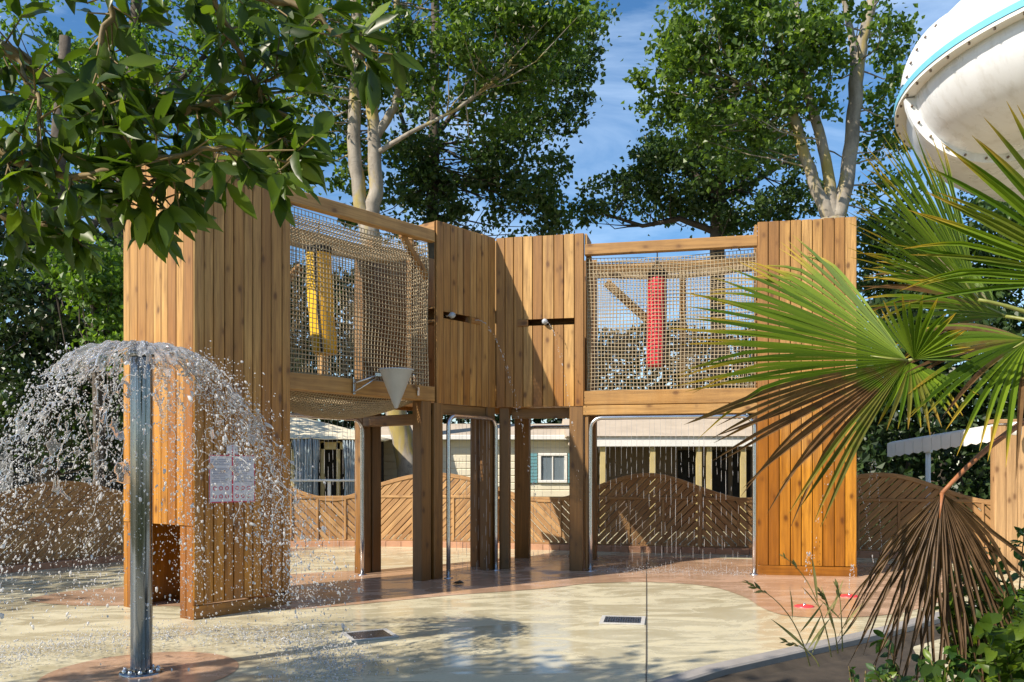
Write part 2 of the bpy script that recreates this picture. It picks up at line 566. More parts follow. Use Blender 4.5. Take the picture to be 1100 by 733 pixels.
# ------------------------------------------------------------------ ground
FAR = 13.2
def sheet(name, pts, mat, lift=0.0):
    mb = MB()
    mb.poly([V(p[0], p[1], gz(p[0], p[1]) + lift) for p in pts])
    o = mb.build(name, mat)
    return tag(o, kind='structure')

mb = MB()
mb.poly([V(-900, -300, -.45), V(900, -300, -.45), V(900, 1500, -.45), V(-900, 1500, -.45)])
tag(mb.build('ground', M['lawn']), kind='structure')
sheet('pool_deck', [(-16, -4), (14, -4), (14, 17), (-16, 17)], M['concrete'])

def gl(pts):
    return [tuple(GP(*p))[:2] for p in pts]

def smooth_closed(pts, k=4):
    out, n = [], len(pts)
    for i in range(n):
        p0, p1, p2, p3 = [Vector(pts[(i + j) % n]) for j in (-1, 0, 1, 2)]
        for a in range(k):
            t = a / k
            out.append(0.5 * ((2 * p1) + (p2 - p0) * t + (2 * p0 - 5 * p1 + 4 * p2 - p3) * t * t + (3 * p1 - p0 - 3 * p2 + p3) * t ** 3))
    return [(p.x, p.y) for p in out]

pink = gl([(30, 645), (72, 636), (132, 631), (313, 617), (400, 612.5), (480, 606), (560, 598), (640, 597), (740, 599), (800, 601), (930, 605),
           (1010, 612), (1040, 632), (1000, 650), (960, 660), (900, 664), (848, 662), (820, 654), (798, 641), (760, 630), (700, 625.7), (635, 627), (600, 631),
           (560, 634.5), (484, 640), (400, 648), (313, 655), (207, 652), (133, 651), (80, 651)])
sheet('painted_path', smooth_closed(pink), M['pink'], .004)
fc = GP(152, 723)
sheet('painted_disc', [(fc.x + .66 * math.cos(a), fc.y + .66 * math.sin(a)) for a in np.linspace(0, 2 * PI, 64, endpoint=False)], M['pink'], .004)
# saw-cut joints in the slab
def joint(p0, p1, w=.010):
    a, b = Vector(p0[:2]), Vector(p1[:2])
    n = (b - a).orthogonal().normalized() * w / 2
    sheet('joint', [a - n, b - n, b + n, a + n], M['soil'], .008)
joint(GP(694, 760), GP(694.5, 601), .007)
joint(GP(318, 733), GP(360, 672)) if False else None
# behind the fence: brick edge
# ------------------------------------------------------------------ play structure
PA = V(-2.965, 8.44, 0)
uL = V(.631, .776, 0).normalized(); bL = V(-uL.y, uL.x, 0)
PK = PA + uL * 4.36
uR = V(.975, -.22, 0).normalized(); bR = V(-uR.y, uR.x, 0)
Z = V(0, 0, 1)
def Lp(t, d, z): return PA + uL * t + bL * d + Z * z
def Rp(s, d, z): return PK + uR * s + bR * d + Z * z
def gnd(p): return gz(p.x, p.y)
TOP, BT, BB, DT, DB, LB, PB = 4.575, 4.455, 4.31, 2.56, 2.38, 2.25, 2.365
S0, S1 = 3.405, 3.49
DEP = 1.27

play = empty('wooden_play_structure', PK + Z * gnd(PK), 'two storey pine board play structure with rope net bays and a shaded inner corner', 'play structure')

def boards(P0, u, n, length, z0, z1, nb, name, mat=None, slot=None, z0f=None, th=.024, gap=.007, jit=.18, ragged=.004, solid=True):
    """vertical boards from P0 along u, outer face towards n. z0f(t) -> bottom"""
    mb = MB()
    ws = [1 + random.uniform(-jit, jit) for _ in range(nb)]
    k = length / sum(ws)
    t = 0
    for w in ws:
        w *= k
        mid = t + w / 2
        zb = z0f(mid) if z0f else z0
        spans = [(zb, z1 + random.uniform(-ragged, ragged))]
        if slot and slot[0] < mid < slot[1]:
            spans = [(zb, slot[2]), (slot[3], spans[0][1])]
        pr = random.uniform(-.003, .003)
        rr = random.random()
        for (a, b) in spans:
            o = P0 + u * (t + gap / 2) + Z * a + n * (-th + pr)
            mb.beam(o, Z * (b - a), u * (w - gap), n * th, .007, rr)
            if solid:
                mb.beam(P0 + u * t + Z * (a + .003) + n * (-th - .016), Z * (b - a - .006), u * (w - .0004), n * .012, .001, rr * .5)
        t += w
    return mb.build(name, mat or M['wood'], play)

def beam(name, P, L, Wv, T, mat=None, ch=.008):
    mb = MB(); mb.beam(P, L, Wv, T, ch)
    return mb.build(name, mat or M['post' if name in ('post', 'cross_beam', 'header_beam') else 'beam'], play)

# --- left tower
TW = 1.106
def bot_l(t): return gnd(Lp(t, 0, 0)) + .135
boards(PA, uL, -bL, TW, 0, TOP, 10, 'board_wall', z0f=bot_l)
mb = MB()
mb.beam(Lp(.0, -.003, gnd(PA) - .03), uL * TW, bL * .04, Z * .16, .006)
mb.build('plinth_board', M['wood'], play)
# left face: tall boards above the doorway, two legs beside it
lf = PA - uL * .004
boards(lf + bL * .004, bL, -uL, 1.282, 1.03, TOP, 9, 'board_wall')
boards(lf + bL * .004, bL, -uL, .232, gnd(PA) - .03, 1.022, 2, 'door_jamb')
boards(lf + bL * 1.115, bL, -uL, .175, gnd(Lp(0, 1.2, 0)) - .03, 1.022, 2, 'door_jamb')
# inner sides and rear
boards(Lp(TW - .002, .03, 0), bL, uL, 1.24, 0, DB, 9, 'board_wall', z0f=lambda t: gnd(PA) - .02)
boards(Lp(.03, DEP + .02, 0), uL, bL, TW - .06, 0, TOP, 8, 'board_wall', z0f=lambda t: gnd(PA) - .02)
for (t, d) in ((.05, .05), (TW - .16, .05), (.05, DEP - .14), (TW - .16, DEP - .14)):
    q = Lp(t, d, 0)
    beam('post', q + Z * (gnd(q) - .02), Z * (TOP - .08 - gnd(q)), uL * .10, bL * .10)
mb = MB()  # unseen platform, added to keep daylight out of the doorway below
for k in range(9):
    mb.beam(Lp(.03 + k * .117, .04, 2.40), bL * 1.2, uL * .112, Z * .03)
mb.build('deck_floor', M['wood'], play)
# --- left bay
T0, T1 = TW, 3.235
beam('top_beam', Lp(T0 - .02, .02, BB), uL * (T1 - T0 + .03), bL * .10, Z * (BT - BB))
beam('deck_beam', Lp(T0, .012, DB), uL * (T1 - T0), bL * .12, Z * (DT - DB))
beam('top_beam', Lp(T0 - .02, DEP - .12, BB - .03), uL * (T1 - T0 + .04), bL * .10, Z * (BT - BB))
beam('deck_beam', Lp(T0, DEP - .13, DB), uL * (T1 - T0), bL * .12, Z * (DT - DB))
# --- posts at the left bay's inner end
def post(P, u, b, w, d, z1, zoff=-.02, name='post'):
    z0 = gnd(P) + zoff
    return beam(name, P + Z * z0, Z * (z1 - z0), u * w, b * d)
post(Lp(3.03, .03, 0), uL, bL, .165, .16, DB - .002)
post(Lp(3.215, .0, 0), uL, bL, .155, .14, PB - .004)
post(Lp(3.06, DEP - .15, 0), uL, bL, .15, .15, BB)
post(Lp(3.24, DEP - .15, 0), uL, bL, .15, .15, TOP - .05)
beam('cross_beam', Lp(3.06, .19, 2.10), bL * (DEP - .35), uL * .12, Z * .13)
# upper return of the corner panel (lit side boards)
beam('side_board', Lp(3.245, .03, TOP - .17), bL * .45, uL * .03, Z * .16)
beam('upper_post', Lp(3.245, .42, DT), Z * (TOP - .18 - DT), uL * .09, bL * .09)
beam('brace', Lp(3.20, .09, BB - .45), uL * -.42 + Z * .43, bL * .07, Z * .09)
# --- corner panel, left wing
wA = 4.36 - 3.255
boards(Lp(3.255, .0, 0), uL, -bL, wA, PB, TOP, 9, 'corner_panel', slot=(.12, .62, S0, S1))
mb = MB(); mb.beam(Lp(3.255 + .62, -.012, S0 + .003), uL * .17, bL * .05, Z * (S1 - S0 - .006)); mb.build('slot_block', M['wood'], play)
beam('header_beam', Lp(3.372, .02, LB - .01), uL * (wA - .115 - .18), bL * .10, Z * .122)
post(Lp(4.36 - .175, .0, 0), uL, bL, .17, .12, PB - .004)
# --- corner panel, right wing
wB = 1.16
boards(Rp(.004, .0, 0), uR, -bR, wB - .004, PB + .005, TOP, 9, 'corner_panel', slot=(.42, .99, S0 + .01, S1 + .01))
mb = MB(); mb.beam(Rp(.30, -.012, S0 + .004), uR * .13, bR * .05, Z * (S1 - S0 + .006)); mb.build('slot_block', M['wood'], play)
post(Rp(.04, .035, 0), uR, bR, .13, .12, PB - .004)
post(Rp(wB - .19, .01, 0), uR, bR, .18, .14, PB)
beam('header_beam', Rp(.18, .16, LB - .02), uR * (wB - .38), bR * .10, Z * .13)
for (P_, u_, b_, w_) in ((Lp(3.255 + .02, .047, S0 - .02), uL, bL, .80), (Rp(.26, .047, S0 - .02), uR, bR, .80)):
    mb = MB()
    mb.beam(P_ - Z * .03, u_ * w_, b_ * .22, Z * .03); mb.beam(P_ + Z * .135, u_ * w_, b_ * .22, Z * .03)
    mb.beam(P_ + b_ * .222 - Z * .03, u_ * w_, b_ * .02, Z * .195)
    mb.build('slot_shade_box', M['post'], play)  # box added behind each slot so the slot reads dark
mb = MB(); mb.beam(PK + bL * .035 + bR * .035 - uR * .03 + Z * (PB + .01), Z * (TOP - PB - .03), uR * .07, bR * .07); mb.build('corner_post', M['wood'], play)
# rear of the corner
kb = (bL + bR).normalized()
KR = PK + kb * (DEP / kb.dot(bL))
lenA = (KR - Lp(3.4, DEP, 0)).dot(uL)
boards(Lp(3.30, DEP + .02, 0), uL, -bL, lenA + .10, PB, TOP - .05, 10, 'rear_panel')
lenB = (Rp(1.16, DEP, 0) - KR).dot(uR)
boards(KR + bR * .02, uR, -bR, lenB, PB, TOP - .05, 13, 'rear_panel')
q = V((518 - CX) / FPX * 12.15, 12.15, 0)
mb = MB()
mb.beam(q - uL * .10 + Z * (gnd(q) - .02), Z * (PB - gnd(q)), uL * .13, bL * .13)
mb.beam(q + uL * .035 + bL * .02 + Z * (gnd(q) - .02), Z * (PB - gnd(q)), uL * .16, bL * .13)
mb.build('post', M['post'], play)
post(Rp(-.02, 1.22, 0), uR, bR, .21, .15, TOP - .3)
post(Rp(1.0, DEP - .1, 0), uR, bR, .16, .15, TOP - .3)
# plank floor over the corner
mb = MB()
for k in range(9):
    mb.beam(Lp(3.27 + k * .125, .03, PB + .05), bL * (1.1 + .07 * k), uL * .12, Z * .03)
mb.build('deck_floor', M['wood'], play)
mb = MB()
for k in range(8):
    mb.beam(Rp(.04 + k * .14, .03, PB + .055), bR * 1.2, uR * .135, Z * .03)
mb.build('deck_floor', M['wood'], play)
# --- right bay
B0, B1 = wB, 3.30
beam('top_beam', Rp(B0 + .005, .02, BB - .01), uR * (B1 - B0 - .01), bR * .10, Z * (BT - BB - .005))
beam('deck_beam', Rp(B0 + .002, .012, DB), uR * (B1 - B0 - .004), bR * .12, Z * (DT - DB))
beam('lower_beam', Rp(B0 - .01, .004, LB), uR * (B1 - B0 + .008), bR * .12, Z * (DB - LB - .006))
beam('top_beam', Rp(B0, DEP - .12, BB - .03), uR * (B1 - B0), bR * .10, Z * (BT - BB))
beam('deck_beam', Rp(B0, DEP - .13, DB), uR * (B1 - B0), bR * .12, Z * (DT - DB))
post(Rp(B0 + .012, .03, 0), uR, bR, .045, .05, LB - .004)
beam('side_board', Rp(B0 + .005, .03, TOP - .15), bR * .42, uR * .03, Z * .15)
beam('side_board', Rp(B1 - .035, .03, TOP - .14), bR * .35, uR * .03, Z * .13)
beam('upper_post', Rp(B0 + .006, .14, DT), Z * (BB - DT), uR * .07, bR * .07)
beam('brace', Rp(B0 + .10, DEP - .06, BB - .16), uR * .78 - Z * .75, bR * .07, (Z + uR) * .08)
beam('upper_post', Rp(B0 + 1.15, DEP - .1, DT), Z * (BB - DT), uR * .09, bR * .09)
beam('brace', Lp(T0 + .2, DEP - .06, DT + .5), uL * .9 + Z * .9, bL * .07, (Z - uL) * .06)
beam('upper_post', Lp(T0 + 1.35, DEP - .1, DT), Z * (BB - DT), uL * .11, bL * .09)
# --- right tower
TWR = 1.15
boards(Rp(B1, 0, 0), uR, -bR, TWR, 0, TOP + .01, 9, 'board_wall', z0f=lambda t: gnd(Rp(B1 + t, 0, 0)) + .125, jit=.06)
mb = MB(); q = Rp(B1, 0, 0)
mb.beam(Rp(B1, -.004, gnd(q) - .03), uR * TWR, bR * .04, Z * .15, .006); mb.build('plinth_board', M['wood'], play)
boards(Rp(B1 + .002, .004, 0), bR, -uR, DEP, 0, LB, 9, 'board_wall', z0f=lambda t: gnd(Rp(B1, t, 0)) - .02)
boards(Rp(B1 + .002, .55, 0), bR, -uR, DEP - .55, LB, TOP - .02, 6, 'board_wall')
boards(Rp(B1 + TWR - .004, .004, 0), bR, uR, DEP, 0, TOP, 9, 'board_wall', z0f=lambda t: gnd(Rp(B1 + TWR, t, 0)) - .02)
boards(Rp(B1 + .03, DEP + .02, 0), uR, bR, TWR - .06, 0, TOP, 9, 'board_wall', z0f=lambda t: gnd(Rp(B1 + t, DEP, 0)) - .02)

# --- rope nets
def net(fn, nu, nv, r, name='rope_net', ku=1, kv=1):
    mb = MB()
    for i in range(nu + 1):
        u = i / nu
        mb.tube([fn(u, j / kv) for j in range(kv + 1)], r, 4, False, smooth=True)
    for j in range(nv + 1):
        v = j / nv
        mb.tube([fn(i / ku, v) for i in range(ku + 1)], r, 4, False, smooth=True)
    return mb.build(name, M['rope'], play)

def wob(a, b, amp=.008):
    return amp * math.sin(a * 11.3 + b * 5.1) + amp * .7 * math.sin(a * 4.7 - b * 9.2)

LB_w, H = T1 - T0, BB - DT - .02
net(lambda u, v: Lp(T0 + .02 + u * (LB_w - .06) + wob(v, u), .09 + wob(u, v, .012), DT + .005 + v * (H - .03 * math.sin(PI * u)) + wob(u, v)), 44, 34, .0050, ku=10, kv=8)
net(lambda u, v: Lp(T0 + .02 + u * (LB_w - .06), DEP - .17, DT + .005 + v * H), 44, 34, .0050)
net(lambda u, v: Lp(T0 + .02 + u * (LB_w - .05), .1 + v * (DEP - .27), BB - .10 - .14 * math.sin(PI * v) * (.4 + .6 * math.sin(PI * u))), 48, 28, .0054, ku=8, kv=6)
net(lambda u, v: Lp(T0 + .02 + u * (LB_w - .05), .1 + v * (DEP - .27), DB + .04 - .27 * math.sin(PI * v) ** .8 * math.sin(PI * min(1, u * 1.0)) ** .6), 56, 34, .0060, ku=12, kv=8)
net(lambda u, v: Lp(T1 - .035, .1 + u * .34, DT + v * H), 10, 38, .0056)
RB_w = B1 - B0
net(lambda u, v: Rp(B0 + .03 + u * (RB_w - .05) + wob(v, u), .09 + wob(u, v, .012), DT + .005 + v * (H - .02 - .035 * math.sin(PI * u)) + wob(u, v)), 46, 36, .0053, ku=10, kv=8)
net(lambda u, v: Rp(B0 + .03 + u * (RB_w - .05), DEP - .17, DT + .005 + v * H), 46, 36, .0050)
net(lambda u, v: Rp(B0 + .03 + u * (RB_w - .05), .1 + v * (DEP - .27), BB - .09 - .13 * math.sin(PI * v) * (.4 + .6 * math.sin(PI * u))), 46, 28, .0054, ku=8, kv=6)
net(lambda u, v: Rp(B0 + .03 + u * (RB_w - .05), .1 + v * (DEP - .27), DB + .09 - .08 * math.sin(PI * v) * math.sin(PI * u)), 46, 28, .0054, ku=8, kv=6)
net(lambda u, v: Rp(B0 + .05, .1 + u * .40, DT + v * H), 10, 38, .0056)

# --- spouts behind the corner slots
def spout(P, n, label, grp):
    t = empty('water_spout', P, label, 'spout', grp)
    mb = MB(); mb.tube([P - n * .10, P + n * .02], .022, 12); mb.build('pipe', M['steel'], t)
    mb = MB(); mb.lathe(P, [(.004, .075), (.026, .068), (.038, .045), (.038, .02), (.026, .0), (.004, -.004)], 14, n); mb.build('nozzle', M['grey_plastic'], t)
spout(Lp(3.255 + .24, .0, (S0 + S1) / 2 + .005), -bL, 'grey round water spout in the slot of the shaded corner panel', None)
spout(Rp(.66, .0, (S0 + S1) / 2 + .01), -bR, 'grey round water spout in the slot of the sunlit corner panel', None)

# ------------------------------------------------------------------ things on the structure
# notice
n0 = Lp(.155, -.012, 0)
nt_ = empty('notice_sign', Lp(.40, -.012, 1.45), 'white two page notice with red frame on the shaded boards beside the fountain', 'sign')
M['paper'] = plain('notice_white', (.62, .62, .70), .5, 0, .03, 5)
M['ink'] = plain('notice_ink', (.30, .31, .40), .6, 0, .03, 5)
M['redink'] = plain('notice_red', (.60, .05, .09), .5, 0, .03, 5)
sx0, sz0, sw, sh = .155, EYE - .312, .505, .455
def sp(a, b, e=0.0): return Lp(sx0 + a * sw, -.006 - e, sz0 + b * sh)
def srect(mb, a0, b0, a1, b1, e, th=.003):
    mb.prism([sp(a0, b0, e), sp(a1, b0, e), sp(a1, b1, e), sp(a0, b1, e)], -bL * th)
mb = MB(); srect(mb, 0, 0, 1, 1, 0, .008); mb.build('board', M['paper'], nt_)
mb = MB(); srect(mb, .38, 1.012, .62, 1.22, 0, .008); mb.build('header_plate', M['paper'], nt_)
mb = MB()
for (a0, b0, a1, b1) in ((0, 0, 1, .02), (0, .98, 1, 1), (0, .02, .014, .98), (.986, .02, 1, .98), (.485, .02, .515, .98), (.40, 1.015, .60, 1.03), (.49, 1.03, .51, 1.2)):
    srect(mb, a0, b0, a1, b1, .009, .002)
mb.build('red_frame', M['redink'], nt_)
mb = MB()
for pg in (.05, .55):
    for k in range(15):
        if k in (0, 5): continue
        w = random.uniform(.25, .40)
        srect(mb, pg, .93 - k * .036, pg + w, .944 - k * .036, .009, .0015)
mb.build('text_lines', M['ink'], nt_)
for pg in (.09, .57):
    for i in range(3):
        for j in range(2):
            mb = MB()
            c = sp(pg + i * .13 + .03, .13 + j * .17, .009)
            rr = .020
            for k in range(12):
                a, b2 = 2 * PI * k / 12, 2 * PI * (k + 1) / 12
                def rp(an, r_): return c + uL * math.cos(an) * r_ + Z * math.sin(an) * r_
                mb.prism([rp(a, rr * .68), rp(a, rr), rp(b2, rr), rp(b2, rr * .68)], -bL * .002)
            mb.build('pictogram', M['redink'], nt_)

# funnel on its bracket
fp = W(425.5, 397, 10.0)
ft = empty('tipping_funnel', fp, 'grey conical funnel held on a bracket in front of the left deck beam', 'funnel')
mb = MB()
mb.lathe(fp, [(.188, 0), (.196, .0), (.196, -.012), (.182, -.016), (.020, -.425), (.012, -.43), (.012, -.425), (.174, -.012), (.188, 0)], 32)
mb.build('cone', M['grey_plastic'], ft)
mb = MB()
q0 = Lp(1.93, -.005, DT - .06)
mb.beam(q0 - Z * .12, Z * .17, uL * .03, -bL * .012)
e1 = fp + V(-.19, 0, -.06)
mb.tube([q0 - bL * .01, e1], .010, 8)
mb.tube([q0 - bL * .01 - Z * .10, e1 - Z * .02], .008, 8)
q1 = Lp(2.92, -.004, DT - .06)
mb.tube([fp + V(.19, 0, -.06), q1 - bL * .01], .011, 8)
mb.box(e1, (.07, .05, .035))
mb.beam(q1 - Z * .07, Z * .1, uL * .03, -bL * .012)
mb.build('bracket', M['steel'], ft)

# punching bags
def bag(name, P, h, r, lean, c1, c2, label, split):
    """P is the hook point; the bag hangs below it"""
    t = empty(name, P, label, 'punching bag', 'punching bags hanging in the net bays')
    def axis(k): return P + V(lean[0] * k + lean[1] * k * k, 0, -.16 - h * k)
    for (nm, a0, a1, mat) in (('bag_half', split, split + PI, c1), ('bag_half', split + PI, split + 2 * PI, c2)):
        mb = MB(); vs, fs = [], []
        ks = [0, .0, .02] + [i / 12 for i in range(1, 12)] + [.98, 1.0, 1.0]
        rr = [.1 * r, .85 * r, r] + [r] * 11 + [r, .85 * r, .1 * r]
        n = 14
        for k, q in zip(ks, rr):
            c = axis(k)
            for i in range(n + 1):
                a = a0 + (a1 - a0) * i / n
                vs.append(c + V(math.cos(a) * q, math.sin(a) * q, 0))
        for i in range(len(ks) - 1):
            for j in range(n):
                fs.append((i * (n + 1) + j, (i + 1) * (n + 1) + j, (i + 1) * (n + 1) + j + 1, i * (n + 1) + j + 1))
        mb.add(vs, fs, smooth=True)
        mb.build(nm, mat, t)
    mb = MB()
    mb.lathe(axis(.0), [(r * 1.01, .01), (r * 1.03, 0), (r * 1.03, -.07), (r * 1.0, -.075)], 28)
    for a in (split, split + PI):
        mb.tube([axis(k / 10) + V(math.cos(a), math.sin(a), 0) * r * 1.0 for k in range(11)], .014, 6)
    mb.build('seam_band', M['black'], t)
    mb = MB()
    for i in range(4):
        a = split + i * PI / 2 + .3
        mb.tube([axis(0) + V(math.cos(a) * r * .9, math.sin(a) * r * .9, .0), P], .008, 6)
    mb.tube([P - Z * .02, P + Z * .14], .008, 6)
    mb.build('straps', M['black'], t)
bag('punching_bag', W(342, 251, 10.35), 1.22, .145, (.02, .06), M['orange'], M['yellow'], 'yellow punching bag with its shaded half painted orange behind the left rope net', -PI / 2 - .05)
bag('punching_bag', W(706, 280, 11.75), 1.22, .125, (-.01, -.01), M['red_shade'], M['red'], 'red punching bag behind the right rope net', -PI / 2 + .75)

# ------------------------------------------------------------------ shower arches
def arch(p0, p1, ztop, rad, label, r=.027):
    p0 = V(p0.x, p0.y, gnd(p0)); p1 = V(p1.x, p1.y, gnd(p1))
    t = empty('shower_arch', (p0 + p1) / 2, label, 'shower arch', 'steel shower arches')
    u = (p1 - p0); u.z = 0; u.normalize()
    pts = [p0 - Z * .02, p0 + Z * .5, V(p0.x, p0.y, ztop - rad)]
    for k in range(1, 9):
        a = PI / 2 * k / 8
        pts.append(V(p0.x, p0.y, ztop - rad) + u * rad * (1 - math.cos(a)) + Z * rad * math.sin(a))
    e = V(p1.x, p1.y, ztop - rad)
    for k in range(0, 8):
        a = PI / 2 * k / 8
        pts.append(e - u * rad * (1 - math.sin(a)) + Z * rad * math.cos(a))
    pts += [e, p1 + Z * .5, p1 - Z * .02]
    mb = MB(); mb.tube(pts, r, 14); mb.build('pipe', M['steel'], t)
    for p in (p0, p1):
        mb = MB(); mb.lathe(p, [(.02, .012), (.055, .012), (.058, .0), (.058, -.01)], 18); mb.build('base_flange', M['steel'], t)
    return p0, p1, u
arches = []
arches.append((*arch(Lp(1.15, DEP - .22, 0), Lp(3.0, DEP - .22, 0), EYE + .64, .16, 'steel shower arch set back in the left bay, half hidden by the board tower'), EYE + .64))
arches.append((*arch(Lp(3.425, -.035, 0), Lp(4.325, -.035, 0), EYE + .665, .13, 'narrow steel shower arch in the post frame under the shaded corner panel'), EYE + .665))
arches.append((*arch(Rp(1.24, .03, 0), Rp(3.265, .03, 0), EYE + .665, .15, 'wide steel shower arch in the right bay beside the orange board tower'), EYE + .665))
arches.append((*arch(Rp(.10, DEP + .17, 0), Rp(.98, DEP + .17, 0), EYE + .62, .13, 'steel shower arch set back behind the sunlit corner panel'), EYE + .62))
# thin falling streams under each arch
def streams(p0, p1, u, zt, n, seed, label):
    rg = random.Random(seed)
    mb = MB()
    L = (p1 - p0).length
    for i in range(n):
        s = .12 + (L - .24) * (i + rg.uniform(-.2, .2)) / (n - 1)
        q = p0 + u * s
        x, y = q.x, q.y
        z = zt - .03
        zend = gnd(q) + .02
        strong = rg.random() < .28
        first = True
        while z > zend:
            fall = (zt - z)
            ln = rg.uniform(.30, .6) if fall < .35 else rg.uniform(.02, .20) * (1.8 if strong else 1)
            rr = rg.uniform(.0016, .0024) * (1.5 if strong else 1)
            a = V(x + rg.uniform(-1, 1) * .012 * fall, y + rg.uniform(-1, 1) * .012 * fall, z)
            b = a + V(rg.uniform(-.004, .004), 0, -min(ln, z - zend + .01))
            mb.tube([a, (a + b) / 2, b], [rr * .6, rr, rr * .5], 5, False)
            z -= ln + (rg.uniform(.01, .06) if fall < .6 else rg.uniform(.04, .28) * (.5 if strong else 1))
    o = mb.build('water_stream', M['spray'])
    tag(o, label, 'water', None, 'stuff')
streams(*arches[0], 24, 1, 'thin streams of water falling from the arch in the left bay')
streams(*arches[1], 10, 2, 'thin streams of water falling from the narrow arch')
streams(*arches[2], 27, 3, 'curtain of thin water streams falling from the wide right arch')
streams(*arches[3], 11, 4, 'thin streams of water falling behind the sunlit corner panel')

# ------------------------------------------------------------------ drops
def ico(level=1):
    t = (1 + 5 ** .5) / 2
    v = [(-1, t, 0), (1, t, 0), (-1, -t, 0), (1, -t, 0), (0, -1, t), (0, 1, t), (0, -1, -t), (0, 1, -t), (t, 0, -1), (t, 0, 1), (-t, 0, -1), (-t, 0, 1)]
    f = [(0, 11, 5), (0, 5, 1), (0, 1, 7), (0, 7, 10), (0, 10, 11), (1, 5, 9), (5, 11, 4), (11, 10, 2), (10, 7, 6), (7, 1, 8), (3, 9, 4), (3, 4, 2), (3, 2, 6), (3, 6, 8), (3, 8, 9), (4, 9, 5), (2, 4, 11), (6, 2, 10), (8, 6, 7), (9, 8, 1)]
    v = [Vector(p).normalized() for p in v]
    for _ in range(level - 1):
        nf, cache = [], {}
        def midp(a, b):
            k = (min(a, b), max(a, b))
            if k not in cache:
                v.append(((v[a] + v[b]) / 2).normalized()); cache[k] = len(v) - 1
            return cache[k]
        for (a, b, c) in f:
            ab, bc, ca = midp(a, b), midp(b, c), midp(c, a)
            nf += [(a, ab, ca), (b, bc, ab), (c, ca, bc), (ab, bc, ca)]
        f = nf
    return np.array([tuple(p) for p in v]), np.array(f)

def drops(name, P, rad, dirs, stretch, mat, level=1, label=None, parent=None):
    """P (n,3), rad (n,), dirs (n,3) stretch axis, stretch (n,)"""
    bv, bf = ico(level)
    n = len(P)
    lump = 1 + RNG.normal(0, .18, (n, len(bv), 1))
    X = bv[None] * lump
    dd = dirs / np.linalg.norm(dirs, axis=1, keepdims=True)
    proj = (X * dd[:, None, :]).sum(2, keepdims=True)
    X = X + dd[:, None, :] * proj * (stretch[:, None, None] - 1)
    X = X * rad[:, None, None] + P[:, None, :]
    F = (bf[None] + (np.arange(n) * len(bv))[:, None, None]).reshape(-1, 3)
    o = np_mesh(name, X.reshape(-1, 3), F, mat, parent, smooth=True)
    if label: tag(o, label, 'water', None, 'stuff')
    return o

# ------------------------------------------------------------------ fountain
fb = V(fc.x, fc.y, gnd(fc))
fo = empty('fountain_pole', fb, 'polished steel fountain pole with a flat spray head, standing on a terracotta disc', 'fountain')
PH = EYE + (HY - 384) / FPX * fc.y        # underside of the spray head
mb = MB(); mb.lathe(fb, [(.074, .0), (.074, PH - fb.z - .12), (.072, PH - fb.z - .02), (.066, PH - fb.z)], 36)
mb.build('pole', M['steel_dark'], fo)
mb = MB(); mb.lathe(V(fb.x, fb.y, PH), [(.050, .0), (.085, .004), (.088, .012), (.088, .050), (.080, .058), (.01, .062)], 32)
mb.build('spray_head', M['steel_dark'], fo)
mb = MB(); mb.lathe(fb, [(.07, .016), (.145, .016), (.150, .010), (.150, -.01)], 36)
fl = mb.build('base_flange', M['steel_dark'], fo)
for k in range(10):
    a = 2 * PI * k / 10
    q = fb + V(math.cos(a) * .115, math.sin(a) * .115, .016)
    mb = MB(); mb.lathe(q, [(.016, 0), (.016, .010), (.012, .020), (.004, .024), (.001, .024)], 10)
    mb.build('bolt', M['steel'], fl)

G = 9.81
HZ = PH + .075
def traj(th, v, vz, t):
    return np.stack([fb.x + np.cos(th) * (.05 + v * t), fb.y + np.sin(th) * (.05 + v * t), HZ + vz * t - .5 * G * t * t], -1)
# torn sheet: umbrella lattice with holes that grow outwards
def water_sheet():
    nth, nt2 = 420, 96
    tt = np.linspace(0.0, .50, nt2)
    vs = np.zeros((nth, nt2, 3)); keep = np.zeros((nth, nt2))
    for i in range(nth):
        th = 2 * PI * i / nth
        for j, t in enumerate(tt):
            c, s_ = math.cos(th), math.sin(th)
            n1 = mnoise.noise(V(c * 3.2, s_ * 3.2, t * 7))
            n2 = mnoise.noise(V(c * 11, s_ * 11, t * 22 + 5))
            n3 = mnoise.noise(V(c * 24, s_ * 24, t * 46 + 9))
            v = 1.95 * (1 + .07 * n1 + .06 * n2 * t * 2)
            p = traj(th + .03 * n2 * t * 3, v, .42 + .22 * n1, t)
            d = (.012 + .10 * t) * n2 + (.006 + .05 * t) * n3
            p[2] += d; p[0] += c * d * .6; p[1] += s_ * d * .6
            vs[i, j] = p
            w = abs(mnoise.noise(V(c * 7.5 + 3, s_ * 7.5, t * 15)))      # ridged: webs of water around holes
            w2 = abs(mnoise.noise(V(c * 16 + 3, s_ * 16, t * 30 + 31)))
            big = mnoise.noise(V(c * 3.1 + 9, s_ * 3.1, t * 5))
            lim = .95 - 5.0 * max(0, t - .07) + .40 * big
            keep[i, j] = 1 if (min(w * 1.6, w2 * 1.9) < max(lim, .105 + .06 * max(0, 1 - t * 2.0))) else 0
    idx = np.arange(nth * nt2).reshape(nth, nt2)
    F = []
    for i in range(nth):
        i2 = (i + 1) % nth
        for j in range(nt2 - 1):
            if keep[i, j] and keep[i2, j] and keep[i, j + 1] and keep[i2, j + 1]:
                F.append((idx[i, j], idx[i2, j], idx[i2, j + 1], idx[i, j + 1]))
    o = np_mesh('water_dome', vs.reshape(-1, 3), np.array(F), M['water'], smooth=True)
    md = o.modifiers.new('thick', 'SOLIDIFY'); md.thickness = .0055; md.offset = 0
    md = o.modifiers.new('round', 'SUBSURF'); md.levels = 1; md.render_levels = 1
    tag(o, 'clear dome of water breaking up as it falls from the steel fountain pole', 'water', None, 'stuff')
